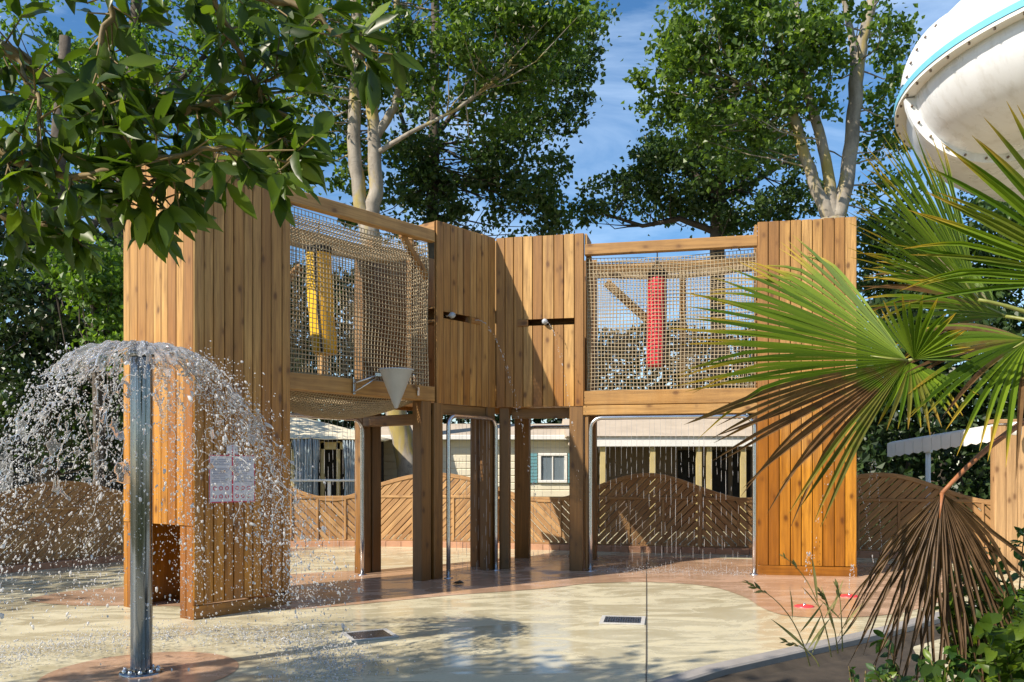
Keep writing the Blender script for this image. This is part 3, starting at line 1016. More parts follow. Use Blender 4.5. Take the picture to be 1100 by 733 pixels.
water_sheet()
n = 21000
th = RNG.uniform(0, 2 * PI, n)
# drops gather in clumps round the ring
th = th + .10 * np.sin(th * 9 + 1.3) + .05 * np.sin(th * 23)
t = np.sqrt(RNG.uniform(.20 ** 2, .69 ** 2, n))
v = 1.95 * (1 + RNG.normal(0, .085, n)) * (1 - .12 * (RNG.random(n) < .25))
vz = .42 + RNG.normal(0, .28, n)
P = traj(th, v, vz, t)
P += RNG.normal(0, 1, (n, 3)) * (.006 + .055 * t)[:, None]
rad = np.clip(RNG.lognormal(math.log(.0031), .55, n), .0014, .015) * (1 - .2 * t / .7)
dirs = np.stack([np.cos(th) * v, np.sin(th) * v, vz - G * t], -1) + RNG.normal(0, 1.6, (n, 3))
front = np.cos(th + PI / 2 - .1) > .55          # few drops fly straight at the viewer
ok = (P[:, 2] > 0.03) & ~(front & (RNG.random(n) < .72)) & ~((P[:, 2] < .7) & (P[:, 1] < fb.y - .2) & (RNG.random(n) < .7))
drops('water_spray', P[ok], rad[ok], dirs[ok], RNG.uniform(1.0, 2.6, n)[ok], M['drop'], 1, 'cloud of falling drops around the steel fountain pole')
# curling strands torn from the sheet
mb = MB()
for i in range(170):
    t0 = random.uniform(.14, .50)
    th0 = random.uniform(-.2, PI + .2) if random.random() < .75 else random.uniform(0, 2 * PI); v0 = 1.95 * random.gauss(1, .06); vz0 = .42 + random.gauss(0, .15)
    dt = random.uniform(.02, .055); dth = random.uniform(-.16, .16)
    P_ = []
    m = 9
    ph = random.uniform(0, 6); amp = random.uniform(.004, .016)
    for k in range(m):
        f = k / (m - 1)
        q = traj(np.array([th0 + dth * f]), v0 * (1 + .03 * math.sin(f * 5 + ph)), vz0, np.array([t0 + dt * f]))[0]
        P_.append(V(q[0] + amp * math.sin(f * 7 + ph), q[1] + amp * math.cos(f * 6 + ph), q[2] + amp * math.sin(f * 9 - ph)))
    r_ = random.uniform(.0012, .0030)
    mb.tube(P_, [r_ * (.35 + .9 * abs(math.sin(k * 1.7 + ph))) * (.4 if k in (0, m - 1) else 1) for k in range(m)], 6)
tag(mb.build('water_strands', M['drop']), 'curling strands of water torn from the dome over the steel fountain pole', 'water', None, 'stuff')
# rebounding mist on the slab
n = 5000
th = RNG.uniform(-.35, PI + .35, n); rr = np.abs(RNG.normal(1.32, .20, n)); 
P = np.stack([fb.x + np.cos(th) * rr, fb.y + np.sin(th) * rr, np.zeros(n)], -1)
hh = RNG.exponential(.030, n)
P[:, 2] = .0095 * P[:, 0] + .0215 * P[:, 1] + .006 + np.minimum(hh, .35)
drops('splash', P, np.clip(RNG.lognormal(math.log(.0042), .40, n), .002, .013), RNG.normal(0, 1, (n, 3)), np.ones(n), M['spray'], 1, 'low splash of white drops on the pale slab around the fountain')
# splash under the wide arch
n = 1500
s = RNG.uniform(0, 1, n)
p0, p1, u_, zt_ = arches[2]
P = np.array(p0)[None] + (np.array(p1) - np.array(p0))[None] * s[:, None] + RNG.normal(0, .08, (n, 3)) * np.array([1, 1.6, 0])
P[:, 2] = .0095 * P[:, 0] + .0215 * P[:, 1] + .006 + RNG.exponential(.03, n)
drops('splash', P, np.clip(RNG.lognormal(math.log(.0030), .35, n), .002, .007), RNG.normal(0, 1, (n, 3)), np.ones(n), M['spray'], 1, 'fine splash of drops at the foot of the wide right arch')
# spouts' jets
def jet(P0, vel, tmax, n, name, label, r=.0045):
    t = np.sort(RNG.uniform(.0, tmax, n))
    P = np.array(P0)[None] + np.array(vel)[None] * t[:, None] + np.array([0, 0, -.5 * G])[None] * (t ** 2)[:, None]
    P += RNG.normal(0, 1, (n, 3)) * (.002 + .018 * t)[:, None]
    d = np.array(vel)[None] + np.array([0, 0, -G])[None] * t[:, None]
    drops(name, P, np.clip(RNG.lognormal(math.log(r), .35, n), .002, .012), d, RNG.uniform(1.2, 3.0, n), M['spray'], 1, label)
a0 = Lp(3.255 + .62, -.08, S0 + .03)
jet(a0, uR * .55 - bL * .7 + Z * .1, .72, 130, 'water_jet', 'thin jet of drops falling from the spout of the shaded corner panel')
a0 = Rp(.66, -.08, S0 + .05)
jet(a0, uR * .75 - bR * .35, .72, 60, 'water_jet', 'thin jet of drops falling from the spout of the sunlit corner panel', .0035)
# ground nozzles right
for i, (px, py, hgt, lab) in enumerate(((864, 652, 1.3, 'round red floor nozzle on the terracotta path, nearer the pale slab'), (912, 641, 1.0, 'round red floor nozzle on the terracotta path, nearer the dead palm frond'))):
    q = GP(px, py)
    t_ = empty('floor_nozzle', q, lab, 'nozzle', 'red floor nozzles')
    mb = MB(); mb.lathe(q, [(.001, .020), (.05, .020), (.085, .014), (.095, .006), (.095, -.01)], 24); mb.build('disc', M['red_disc'], t_)
    mb = MB(); mb.lathe(q + Z * .02, [(.001, .012), (.012, .012), (.014, 0)], 12); mb.build('jet_hole', M['steel'], t_)
    jet(q + Z * .03, V(.12, -.02, 2.4 * hgt), .42 * hgt, 70, 'water_jet', 'short jet of drops rising from ' + ('the nearer' if i == 0 else 'the farther') + ' red floor nozzle', .003)
# fine jets at the far right, crossing in front of the shaded fence
q = GP(940, 618)
jet(q, V(-.75, -.1, 5.4), 1.05, 150, 'water_jet', 'thin high arc of drops right of the orange board tower', .0036)
q = GP(948, 612)
jet(q, V(-.25, -.1, 5.2), 1.0, 150, 'water_jet', 'thin steep jet of drops in front of the shaded fence beside the palm', .0036)

# ------------------------------------------------------------------ drains
def drain(px, py, w, d, rz, label):
    q = GP(px, py)
    t = empty('floor_drain', q, label, 'drain', 'floor drains in the pale slab')
    Mz = Matrix.Rotation(rz, 3, 'Z')
    def loc(x, y, z): 
        p = Mz @ V(x, y, 0)
        return V(q.x + p.x, q.y + p.y, gz(q.x + p.x, q.y + p.y) + z)
    mb = MB()
    f = .035
    for (x0, y0, x1, y1) in ((-w / 2, -d / 2, w / 2, -d / 2 + f), (-w / 2, d / 2 - f, w / 2, d / 2), (-w / 2, -d / 2 + f, -w / 2 + f, d / 2 - f), (w / 2 - f, -d / 2 + f, w / 2, d / 2 - f)):
        mb.prism([loc(x0, y0, .002), loc(x1, y0, .002), loc(x1, y1, .002), loc(x0, y1, .002)], Z * .010)
    mb.build('frame', M['drain_frame'], t)
    mb = MB()
    k = int((w - 2 * f) / .022)
    for i in range(k):
        x = -w / 2 + f + (i + .5) * (w - 2 * f) / k
        mb.prism([loc(x - .004, -d / 2 + f, .006), loc(x + .004, -d / 2 + f, .006), loc(x + .004, d / 2 - f, .006), loc(x - .004, d / 2 - f, .006)], Z * .004)
    k = int((d - 2 * f) / .03)
    for i in range(k):
        y = -d / 2 + f + (i + .5) * (d - 2 * f) / k
        mb.prism([loc(-w / 2 + f, y - .004, .0065), loc(w / 2 - f, y - .004, .0065), loc(w / 2 - f, y + .004, .0065), loc(-w / 2 + f, y + .004, .0065)], Z * .003)
    mb.build('grate', M['steel'], t)
    mb = MB()
    mb.poly([loc(-w / 2 + f, -d / 2 + f, .0045), loc(w / 2 - f, -d / 2 + f, .0045), loc(w / 2 - f, d / 2 - f, .0045), loc(-w / 2 + f, d / 2 - f, .0045)])
    mb.build('pit_shade', M['dark'], t)  # black sheet on the slab in place of the shade under the grate
drain(397, 683, .40, .38, R(24), 'square floor drain with pale frame near the fountain splash')
drain(669, 667, .40, .38, R(-10), 'square floor drain with pale frame beside the slab joint')
# fallen leaf
q = GP(492, 628)
mb = MB()
pts = [V(q.x + a, q.y + b, q.z + .012 + c) for a, b, c in ((-.07, 0, .0), (-.02, -.035, .03), (.05, -.02, .012), (.08, .01, .0), (.02, .04, .035))]
mb.add(pts + [V(q.x, q.y, q.z + .006)], [(5, 0, 1), (5, 1, 2), (5, 2, 3), (5, 3, 4), (5, 4, 0)])
tag(mb.build('fallen_leaf', M['bark_dark']), 'curled brown leaf lying on the wet terracotta path', 'leaf')

# ------------------------------------------------------------------ fence
FENCE_H = 1.0
def fence_run(pts_top, label, hs):
    """pts: ground points of panel ends; every panel a part"""
    pts = pts_top
    root = empty('wooden_fence', pts[0], label, 'fence', 'runs of chevron slat fence')
    for i in range(len(pts) - 1):
        a, b = pts[i], pts[i + 1]
        u = (b - a); w = V(u.x, u.y, 0).length; u = V(u.x, u.y, 0).normalized(); nrm = V(u.y, -u.x, 0)
        if nrm.y > 0: nrm = -nrm
        hump, h = hs[i]
        za, zb_ = a.z, b.z
        def base(x): return za + (zb_ - za) * x / w
        def top(x):
            k = math.sin(PI * x / w)
            return h + (.20 * k if hump else -.19 * k)
        def PT(x, y, e=0): return V(a.x, a.y, 0) + u * x + nrm * e + Z * (base(x) + y)
        mb = MB()
        # slats
        s = 1 if hump else -1
        pitch = .122
        c = -2.2
        while c < w + 2.2:
            # centre line x = c + s*y ; run over y
            ys = np.linspace(.10, 1.5, 80)
            inside = [(y) for y in ys if 0.02 < c + s * y < w - .02 and y < top(min(max(c + s * y, 0), w)) - .02]
            if len(inside) > 3:
                y0, y1 = inside[0], inside[-1]
                p0, p1 = PT(c + s * y0, y0), PT(c + s * y1, y1)
                dv = (p1 - p0)
                wv = dv.normalized().cross(nrm).normalized() * random.uniform(.072, .082)
                mb.beam(p0 - wv / 2 + nrm * random.uniform(-.003, .003), dv, wv, nrm * .024, .009)
            c += pitch * 1.0
        mb.build('slat_panel', M['fence'], root)
        mb = MB()
        mb.beam(PT(0, .02, -.012), u * w + Z * (zb_ - za), Z * .09, nrm * .045)
        mb.beam(PT(0, h * .80, -.004), u * w + Z * (zb_ - za), Z * .045, nrm * .045)
        prev = None
        K = 14
        for k in range(K):
            x0, x1 = w * k / K, w * (k + 1) / K
            p, q_ = PT(x0, top(x0) - .05, -.016), PT(x1, top(x1) - .05, -.016)
            mb.beam(p, q_ - p, Z * .065, nrm * .055, .006, .5)
        for x in (w * .33, w * .66):
            mb.beam(PT(x - .02, .11, .018), Z * (h * .80 - .11), u * .035, nrm * .025)
        mb.build('rail', M['fence'], root)
        mb = MB()
        mb.beam(PT(-.035, -.05, -.02), Z * (h + .06), u * .07, nrm * .07)
        mb.build('fence_post', M['fence'], root)
    return root

def brick_edge(pts, name='brick_kerb'):
    mb = MB()
    for i in range(len(pts) - 1):
        a, b = pts[i], pts[i + 1]
        u = V(b.x - a.x, b.y - a.y, 0); L = u.length; u.normalize(); nrm = V(u.y, -u.x, 0)
        if nrm.y > 0: nrm = -nrm
        k = int(L / .24)
        for j in range(k):
            p = a + (b - a) * (j / k)
            mb.beam(p + nrm * .03 - Z * .05 + u * .004, (b - a) / k * .97, nrm * .11, Z * (.135 + random.uniform(-.004, .004)), .006)
    return mb

def onfence(px, py): return GP(px, py)
fl1 = [onfence(-150, 633), onfence(-15, 617), onfence(132, 602), onfence(225, 592)]
fl2 = [onfence(225, 592), onfence(312, 587), onfence(402, 586), onfence(534, 588.5), onfence(640, 591.5)]
fl3 = [onfence(640, 591.5), onfence(752, 594), onfence(880, 597), onfence(1012, 601), onfence(1150, 606)]
def hh(pts, px_top):  # panel shoulder heights
    return px_top
fence_run(fl1, 'dark chevron slat fence on the left behind the falling water', [(False, .98), (True, .98), (False, .98)])
fence_run(fl2, 'sunlit chevron slat fence with wavy top seen between the posts', [(True, .98), (False, .98), (True, .99), (False, .97)])
fence_run(fl3, 'shaded chevron slat fence with wavy top behind the wide right arch', [(True, .98), (False, .98), (True, .98), (False, .98)])
mbk = brick_edge(fl1 + fl2[1:] + fl3[1:])
tag(mbk.build('brick_kerb', M['brick']), 'low terracotta brick kerb along the foot of the fence', 'kerb')

# ------------------------------------------------------------------ homes behind the fence
def facade(d, x0px, x1px):
    return (x0px - CX) / FPX * d, (x1px - CX) / FPX * d
def zpx(py, d): return EYE + (HY - py) / FPX * d
def slab(mb, x0, x1, y0, y1, z0, z1):
    mb.beam(V(x0, y0, z0), V(x1 - x0, 0, 0), V(0, y1 - y0, 0), V(0, 0, z1 - z0), .01)

# mobile home with window, seen in the middle
D1 = 19.0
x0, x1 = facade(D1, 408, 640)
h1 = empty('mobile_home', V((x0 + x1) / 2, D1 + 1.5, -.45), 'cream mobile home with a white framed window and blue shutters', 'mobile home', 'holiday homes behind the fence')
mb = MB()
zt = zpx(473, D1)
k = 16
for i in range(k):
    za, zb_ = -.2 + (zt + .2) * i / k, -.2 + (zt + .2) * (i + 1) / k
    mb.beam(V(x0, D1 - .012 * 0, za), V(x1 - x0, 0, 0), V(0, 3.0, 0), V(0, 0, zb_ - za - .012), .01)
    mb.beam(V(x0 + .01, D1 + .012, zb_ - .013), V(x1 - x0 - .02, 0, 0), V(0, 2.9, 0), V(0, 0, .013), .001)
mb.build('wall', M['cream_wall'], h1)
mb = MB(); slab(mb, x0 - .15, x1 + .1, D1 - .22, D1 + 3.2, zt + .002, zt + .10); mb.build('gutter', M['white'], h1)
mb = MB()
mb.prism([V(x0 - .1, D1 - .15, zt + .102), V(x0 - .1, D1 + 3.1, zt + .102), V(x0 - .1, D1 + 1.5, zt + .42)], V(x1 - x0 + .15, 0, 0)); mb.build('roof', M['tan_roof'], h1)
wx0, wx1 = facade(D1, 578, 609); wz0, wz1 = zpx(519, D1), zpx(487, D1)
mb = MB()
for (a, b, c, d_) in ((wx0, wz0, wx1, wz0 + .06), (wx0, wz1 - .06, wx1, wz1), (wx0, wz0 + .06, wx0 + .06, wz1 - .06), (wx1 - .06, wz0 + .06, wx1, wz1 - .06)):
    slab(mb, a, c, D1 - .05, D1 + .02, b, d_)
win = mb.build('window', M['white'], h1)
mb = MB(); slab(mb, wx0 + .06, wx1 - .06, D1 - .016, D1 - .004, wz0 + .06, wz1 - .06); mb.build('pane', M['glass'], win)
mb = MB(); slab(mb, (wx0 + wx1) / 2 - .012, (wx0 + wx1) / 2 + .012, D1 - .035, D1 - .018, wz0 + .06, wz1 - .06); mb.build('glazing_bar', M['white'], win)
for (a, b) in ((wx0 - .25, wx0 - .02), (wx1 + .02, wx1 + .25)):
    mb = MB()
    for i in range(9):
        zz = wz0 + (wz1 - wz0) * i / 9
        mb.beam(V(a, D1 - .035, zz), V(b - a, 0, 0), V(0, .03, 0), V(0, 0, (wz1 - wz0) / 9 - .008), .004)
    mb.build('shutter', M['shutter'], h1)

# home with a covered porch behind the wide arch
D2 = 18.0
x0, x1 = facade(D2, 612, 870)
h2 = empty('porch_home', V((x0 + x1) / 2, D2 + 1.5, -.45), 'holiday home with white eaves and dark covered porch behind the right bay', 'mobile home', 'holiday homes behind the fence')
zf0, zf1 = zpx(480, D2), zpx(469, D2)
mb = MB(); slab(mb, x0, x1, D2, D2 + .06, zf0, zf1); mb.build('fascia', M['white'], h2)
mb = MB()
mb.prism([V(x0 - .05, D2 - .05, zf1 + .004), V(x0 - .05, D2 + 1.6, zf1 + .44), V(x0 - .05, D2 + 3.4, zf1 + .004)], V(x1 - x0 + .1, 0, 0)); mb.build('roof', M['tan_roof'], h2)
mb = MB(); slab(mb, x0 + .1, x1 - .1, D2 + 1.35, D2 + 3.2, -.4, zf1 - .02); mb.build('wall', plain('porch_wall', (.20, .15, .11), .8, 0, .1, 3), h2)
mb = MB(); slab(mb, x0 + .02, x1 - .02, D2 + .06, D2 + 1.34, zf0 + .05, zf0 + .10); mb.build('porch_ceiling', M['tan_roof'], h2)
for px in (648, 702, 752, 763, 800, 860):
    mb = MB(); xx, _ = facade(D2, px, px); slab(mb, xx - .05, xx + .05, D2 + .08, D2 + .18, -.4, zf0 + .04); mb.build('porch_post', M['frame_y'], h2)
for (pa, pb) in ((728, 748), (765, 782), (787, 806)):
    a, b = facade(D2 + 1.35, pa, pb)
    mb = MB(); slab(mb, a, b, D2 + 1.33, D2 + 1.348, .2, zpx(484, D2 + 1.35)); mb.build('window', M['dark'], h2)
# small salmon lamp post box on the porch
# canvas awning tent, left
D3 = 17.5
x0, x1 = facade(D3, 262, 404)
tt = empty('canvas_tent', V((x0 + x1) / 2, D3 + 1.2, -.45), 'cream canvas tent with blue grey drapes and an ochre frame behind the fence', 'tent')
mb = MB()
zr = zpx(452, D3 + 1.2); ze = zpx(473, D3)
xa = facade(D3, 262, 0)[0]; xm = facade(D3, 330, 0)[0]; xb = facade(D3, 383, 0)[0]
vs = []
K = 10
for i in range(K + 1):
    f = i / K
    xx = xa + (x1 + .1 - xa) * f
    zrid = zpx(446, D3 + 1.2) - max(0, f - .25) * 1.05 * .62
    zev = ze + .05 - max(0, f - .3) * .06 + .012 * math.sin(f * 40)
    vs += [V(xx, D3 - .15, zev), V(xx, D3 + .5, zev + (zrid - zev) * .45 - .03), V(xx, D3 + 1.3, zrid), V(xx, D3 + 2.6, zev)]
fs = []
for i in range(K):
    for j in range(3):
        fs.append((i * 4 + j, (i + 1) * 4 + j, (i + 1) * 4 + j + 1, i * 4 + j + 1))
mb.add(vs, fs, smooth=True)
ro = mb.build('roof_canvas', M['canvas'], tt)
md = ro.modifiers.new('thick', 'SOLIDIFY'); md.thickness = .02
def drape(xc, w, zt_, zb_, flare, name='drape'):
    mb = MB(); vs = []; n = 18
    for j in range(8):
        f = j / 7
        ww = w * (1 - .35 * math.sin(PI * min(1, f * 1.4)) + flare * max(0, f - .6))
        for i in range(n + 1):
            a = i / n - .5
            vs.append(V(xc + a * ww, D3 - .1 + .05 * math.sin(i * 1.9) + .02 * math.sin(j), zt_ + (zb_ - zt_) * f))
    fs = [(j * (n + 1) + i, j * (n + 1) + i + 1, (j + 1) * (n + 1) + i + 1, (j + 1) * (n + 1) + i) for j in range(7) for i in range(n)]
    mb.add(vs, fs, smooth=True)
    o = mb.build(name, M['drape'], tt)
    md = o.modifiers.new('thick', 'SOLIDIFY'); md.thickness = .01
drape(facade(D3, 326, 0)[0], .42, zpx(470, D3), .1, .2)
drape(facade(D3, 338, 0)[0], .24, zpx(470, D3), .1, .0)
drape(facade(D3, 377, 0)[0], .30, zpx(473, D3), .1, .0)
for px in (314, 346, 363, 372, 399):
    xx = facade(D3, px, 0)[0]
    mb = MB(); slab(mb, xx - .035, xx + .035, D3 + .02, D3 + .09, -.4, zpx(474, D3)); mb.build('frame_post', M['frame_y'], tt)
mb = MB(); slab(mb, x0, x1, D3 + .02, D3 + .09, zpx(483, D3), zpx(475, D3)); mb.build('frame_rail', M['frame_y'], tt)
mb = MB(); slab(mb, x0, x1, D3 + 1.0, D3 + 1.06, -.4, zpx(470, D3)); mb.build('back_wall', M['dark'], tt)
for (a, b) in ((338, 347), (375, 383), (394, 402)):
    mb = MB(); slab(mb, facade(D3, a, 0)[0], facade(D3, b, 0)[0], D3 + .10, D3 + .13, -.4, zpx(486, D3)); mb.build('door_panel', M['frame_y' if a == 394 else 'dark'], tt)  # the dark ones paint the shade in the tent openings
mb = MB(); slab(mb, x0, x1, D3 - .30, D3 - .26, zpx(517.5, D3 - .3), zpx(515, D3 - .3))
for px in (300, 353, 398):
    xx = facade(D3 - .3, px, 0)[0]; slab(mb, xx - .03, xx + .03, D3 - .255, D3 - .21, -.4, zpx(515, D3 - .3))
mb.build('balustrade', M['white'], tt)

# roof of a hut on the far left
D4 = 18.0
x0, x1 = facade(D4, -90, 14)
hh_ = empty('grey_hut', V((x0 + x1) / 2, D4 + 1, -.45), 'grey slatted hut behind the fence at the far left', 'hut')
mb = MB()
zt = zpx(452, D4)
for i in range(18):
    a = -.3 + (zt + .3) * i / 18
    mb.beam(V(x0, D4, a), V(x1 - x0, 0, 0), V(0, 2.5, 0), V(0, 0, (zt + .3) / 18 - .02), .01)
mb.build('wall', M['slate'], hh_)
mb = MB(); mb.prism([V(x0 - .1, D4 - .15, zt), V(x0 - .1, D4 + 2.6, zt), V(x0 - .1, D4 + 1.2, zt + .5)], V(x1 - x0 + .2, 0, 0)); mb.build('roof', M['slate'], hh_)

# white awning on a post and plank wall at the right
D5 = 13.4
aw = empty('white_awning', W(996, 500, D5) - Z * 1.6, 'white scalloped awning edge on a white post over the dark hedge', 'awning')
mb = MB()
pa, pb = W(953, 478, D5), W(1078, 457, 11.6)
K = 12
for i in range(K):
    p, q = pa + (pb - pa) * (i / K), pa + (pb - pa) * ((i + .96) / K)
    mb.prism([p, q, q - Z * .17, (p + q) / 2 - Z * .195, p - Z * .17], V(.02, .02, 0))
mb.build('valance', M['white'], aw)
mb = MB()
bk = V(.10, .06, .03)
mb.prism([pa + V(.01, .02, 0), pb + V(.01, .02, 0), pb + bk, pa + bk], V(0, 0, .02)); mb.build('canopy', M['white'], aw)
q = W(997, 480, D5 + .2)
mb = MB(); mb.lathe(V(q.x, q.y, -.4), [(.036, 0), (.036, q.z + .4 + .12), (.001, q.z + .4 + .12)], 16)
po = mb.build('awning_post', M['white'], aw)
mb = MB(); mb.lathe(V(q.x, q.y, q.z - .06), [(.036, -.035), (.062, -.03), (.062, .03), (.036, .035)], 16); mb.build('collar', M['white'], aw)

D6 = 11.3
x0 = facade(D6, 1069, 0)[0]
pw = empty('plank_shed', V(x0 + 1, D6, gz(x0, D6)), 'pine plank shed wall at the right edge behind the palm', 'shed')
mb = MB()
for k in range(14):
    w = .13
    mb.beam(V(x0 + k * w, D6 - .03 * k, gz(x0, D6) - .05), Z * (zpx(456, D6) - gz(x0, D6) + .05), V(w - .006, -.03 * (w - .006) / w, 0), V(0, .03, 0), .006)
mb.build('plank_wall', M['plank'], pw)
mb = MB(); mb.beam(V(x0 + .004, D6 + .034, gz(x0, D6) - .05), Z * (zpx(456, D6) - gz(x0, D6) + .03), V(.09, 0, 0), V(0, .09, 0)); mb.build('post', M['plank'], pw)
mb = MB(); mb.beam(V(x0 - .03, D6 - .03, zpx(455, D6)), V(1.95, -.45, 0), V(0, .18, 0), Z * .05); mb.build('coping', M['plank'], pw)
mb = MB()
lp = W(1092, 462, D6 - .25)
mb.lathe(lp, [(.001, .10), (.05, .095), (.06, .05), (.055, -.06), (.001, -.07)], 14); 
mb.build('wall_lamp', M['white'], pw)

# ------------------------------------------------------------------ foliage
def leaf_quads(name, C, A, Nn, L, Wd, rnd, mat, parent=None, fold=.25):
    """pointed leaves: 6 verts, 4 triangles-ish (two quads folded on the midrib)"""
    n = len(C)
    A = A / np.linalg.norm(A, axis=1, keepdims=True)
    B = np.cross(Nn, A); B /= np.maximum(np.linalg.norm(B, axis=1, keepdims=True), 1e-6)
    Nn = np.cross(A, B)
    L = L[:, None]; Wd = Wd[:, None]
    base = C - A * L * .5
    tip = C + A * L * .5
    mid1 = C - A * L * .08
    l = mid1 + B * Wd * .5 + Nn * Wd * fold
    r = mid1 - B * Wd * .5 + Nn * Wd * fold
    Vv = np.stack([base, l, tip, r], 1).reshape(-1, 3)
    k = np.arange(n)[:, None] * 4
    F = np.concatenate([k + np.array([[0, 2, 1]]), k + np.array([[0, 3, 2]])], 0)
    return np_mesh(name, Vv, F, mat, parent, {'rnd': np.repeat(rnd, 4)})

def rand_unit(n):
    v = RNG.normal(0, 1, (n, 3))
    return v / np.linalg.norm(v, axis=1, keepdims=True)

def sample_ellipsoid(c, r, n, shell=.55):
    u = rand_unit(n)
    k = RNG.uniform(shell ** 3, 1, n) ** (1 / 3)
    return np.array(c)[None] + u * k[:, None] * np.array(r)[None]

def tree(root_loc, label, stems, blobs, leaf, mat, bark, cat='tree', group=None, per=60, clump=.42, name='tree', limb_r=.020, limb_frac=.42, shell=.35, flat=.6):
    """stems: list of [(Vector, r), ...]; blobs: (centre, (rx,ry,rz), clumps)"""
    root = empty(name, root_loc, label, cat, group)
    mb = MB()
    spts = []
    for st in stems:
        # resample with a little wander
        P, Rr = [], []
        for i in range(len(st) - 1):
            for k in range(5):
                f = k / 5
                P.append(st[i][0].lerp(st[i + 1][0], f) + V(random.uniform(-1, 1), random.uniform(-1, 1), 0) * st[i][1] * .12)
                Rr.append(st[i][1] + (st[i + 1][1] - st[i][1]) * f)
        P.append(st[-1][0]); Rr.append(st[-1][1])
        mb.tube(P, Rr, 12)
        spts += [(p, r) for p, r in zip(P, Rr)]
    cl = []
    for (c, r, k) in blobs:
        q = sample_ellipsoid(c, r, int(k), shell)
        w = np.array([mnoise.noise(Vector(tuple(p * 1.1))) for p in q])
        cl.append(np.array(c)[None] + (q - np.array(c)[None]) * (1 + .55 * w)[:, None])
    cl = np.concatenate(cl)
    for c in cl:
        if random.random() > limb_frac: continue
        cv = Vector(c)
        best = sorted(spts, key=lambda q: (q[0] - cv).length + max(0, q[0].z - cv.z) * 1.2)[:9]
        p, r = random.choice(best)
        d = cv - p
        if d.length < .25 or d.length > 4.5: continue
        m_ = p + d * .5 + V(0, 0, -.10 * d.length) + Vector(rand_unit(1)[0]) * .10 * d.length
        rr = min(r * .5, limb_r)
        mb.tube([p, p.lerp(m_, .5) + Vector(rand_unit(1)[0]) * .03, m_, cv], [rr, rr * .8, rr * .6, rr * .18], 6, False)
    mb.build('trunk', bark, root)
    n = len(cl) * per
    leaf = leaf * 1.20
    ci = np.repeat(np.arange(len(cl)), per)
    size = RNG.uniform(.45, 1.35, len(cl))[ci]
    off = RNG.normal(0, 1, (n, 3)) * clump * size[:, None] * np.array([1, 1, flat])[None] * .62
    C = cl[ci] + off
    C += RNG.normal(0, .04, C.shape)
    Nn = rand_unit(n) + np.array([0, 0, .55])[None]
    A = rand_unit(n) + np.array([0, 0, -.35])[None]
    L = leaf * RNG.uniform(.7, 1.3, n)
    rnd = np.clip(RNG.uniform(0, 1, n) * .7 + .3 * RNG.random(len(cl))[ci], 0, 1)
    leaf_quads('crown', C, A, Nn, L, L * RNG.uniform(.62, .9, n), rnd, mat, root)
    return root

def el(px, py, d, rpx, rpy, rd, k):
    return (tuple(W(px, py, d)), (rpx / FPX * d, rd, rpy / FPX * d), k)

GB = -.45
def gpt(px, d): return V((px - CX) / FPX * d, d, GB)

# twin stemmed poplar behind the left bay
d = 18.5
tree(gpt(441, d), 'tall poplar with a pale lichen spotted forked trunk behind the left rope bay',
     [[(gpt(445, d), .27), (W(441, 505, d), .25), (W(426, 445, d), .22), (W(403, 300, d), .21), (W(396, 240, d), .20)],
      [(W(399, 262, d), .16), (W(387, 220, d), .145), (W(379, 150, d), .135), (W(384, 60, d), .12), (W(380, -60, d), .10)],
      [(W(396, 240, d), .17), (W(404, 205, d), .145), (W(402, 150, d), .135), (W(398, 100, d), .12), (W(403, 20, d), .10), (W(398, -90, d), .08)],
      [(W(403, 148, d), .10), (W(424, 115, d), .085), (W(432, 80, d), .08), (W(426, 20, d), .07), (W(428, -60, d), .06)],
      [(W(404, 165, d), .06), (W(440, 143, d - .4), .042), (W(490, 118, d - .5), .032), (W(540, 80, d - .5), .035), (W(575, 30, d - .5), .02)]],
     [el(470, 40, d - .3, 120, 75, 1.6, 95), el(350, 130, d + .5, 60, 70, 1.2, 42), el(330, 30, d, 90, 60, 1.5, 45), el(540, 60, d, 85, 75, 1.5, 80),
      el(585, 20, d, 50, 45, 1.1, 36), el(440, -60, d, 200, 60, 2.0, 50)],
     .105, M['poplar_leaf'], M['lichen'], group='poplars behind the play structure', per=50, clump=.31, name='poplar_tree')
# darker companion
d = 21.5
tree(gpt(466, d), 'dark slender poplar standing behind the shaded corner panel',
     [[(gpt(468, d), .20), (W(466, 350, d), .17), (W(465, 200, d), .15), (W(467, 90, d), .12), (W(468, -60, d), .08)],
      [(W(465, 190, d), .07), (W(440, 150, d), .06), (W(425, 110, d), .04)],
      [(W(466, 150, d), .07), (W(495, 110, d), .05), (W(510, 70, d), .04)]],
     [el(490, 170, d, 75, 70, 1.6, 72), el(560, 190, d, 50, 60, 1.4, 46), el(595, 100, d, 45, 65, 1.2, 44), el(430, 200, d, 60, 60, 1.4, 44), el(580, 235, d, 35, 30, 1.0, 18), el(620, 40, d, 28, 40, .9, 16)],
     .11, M['dark_leaf'], M['bark_dark'], group='poplars behind the play structure', per=52, clump=.33, name='poplar_tree')
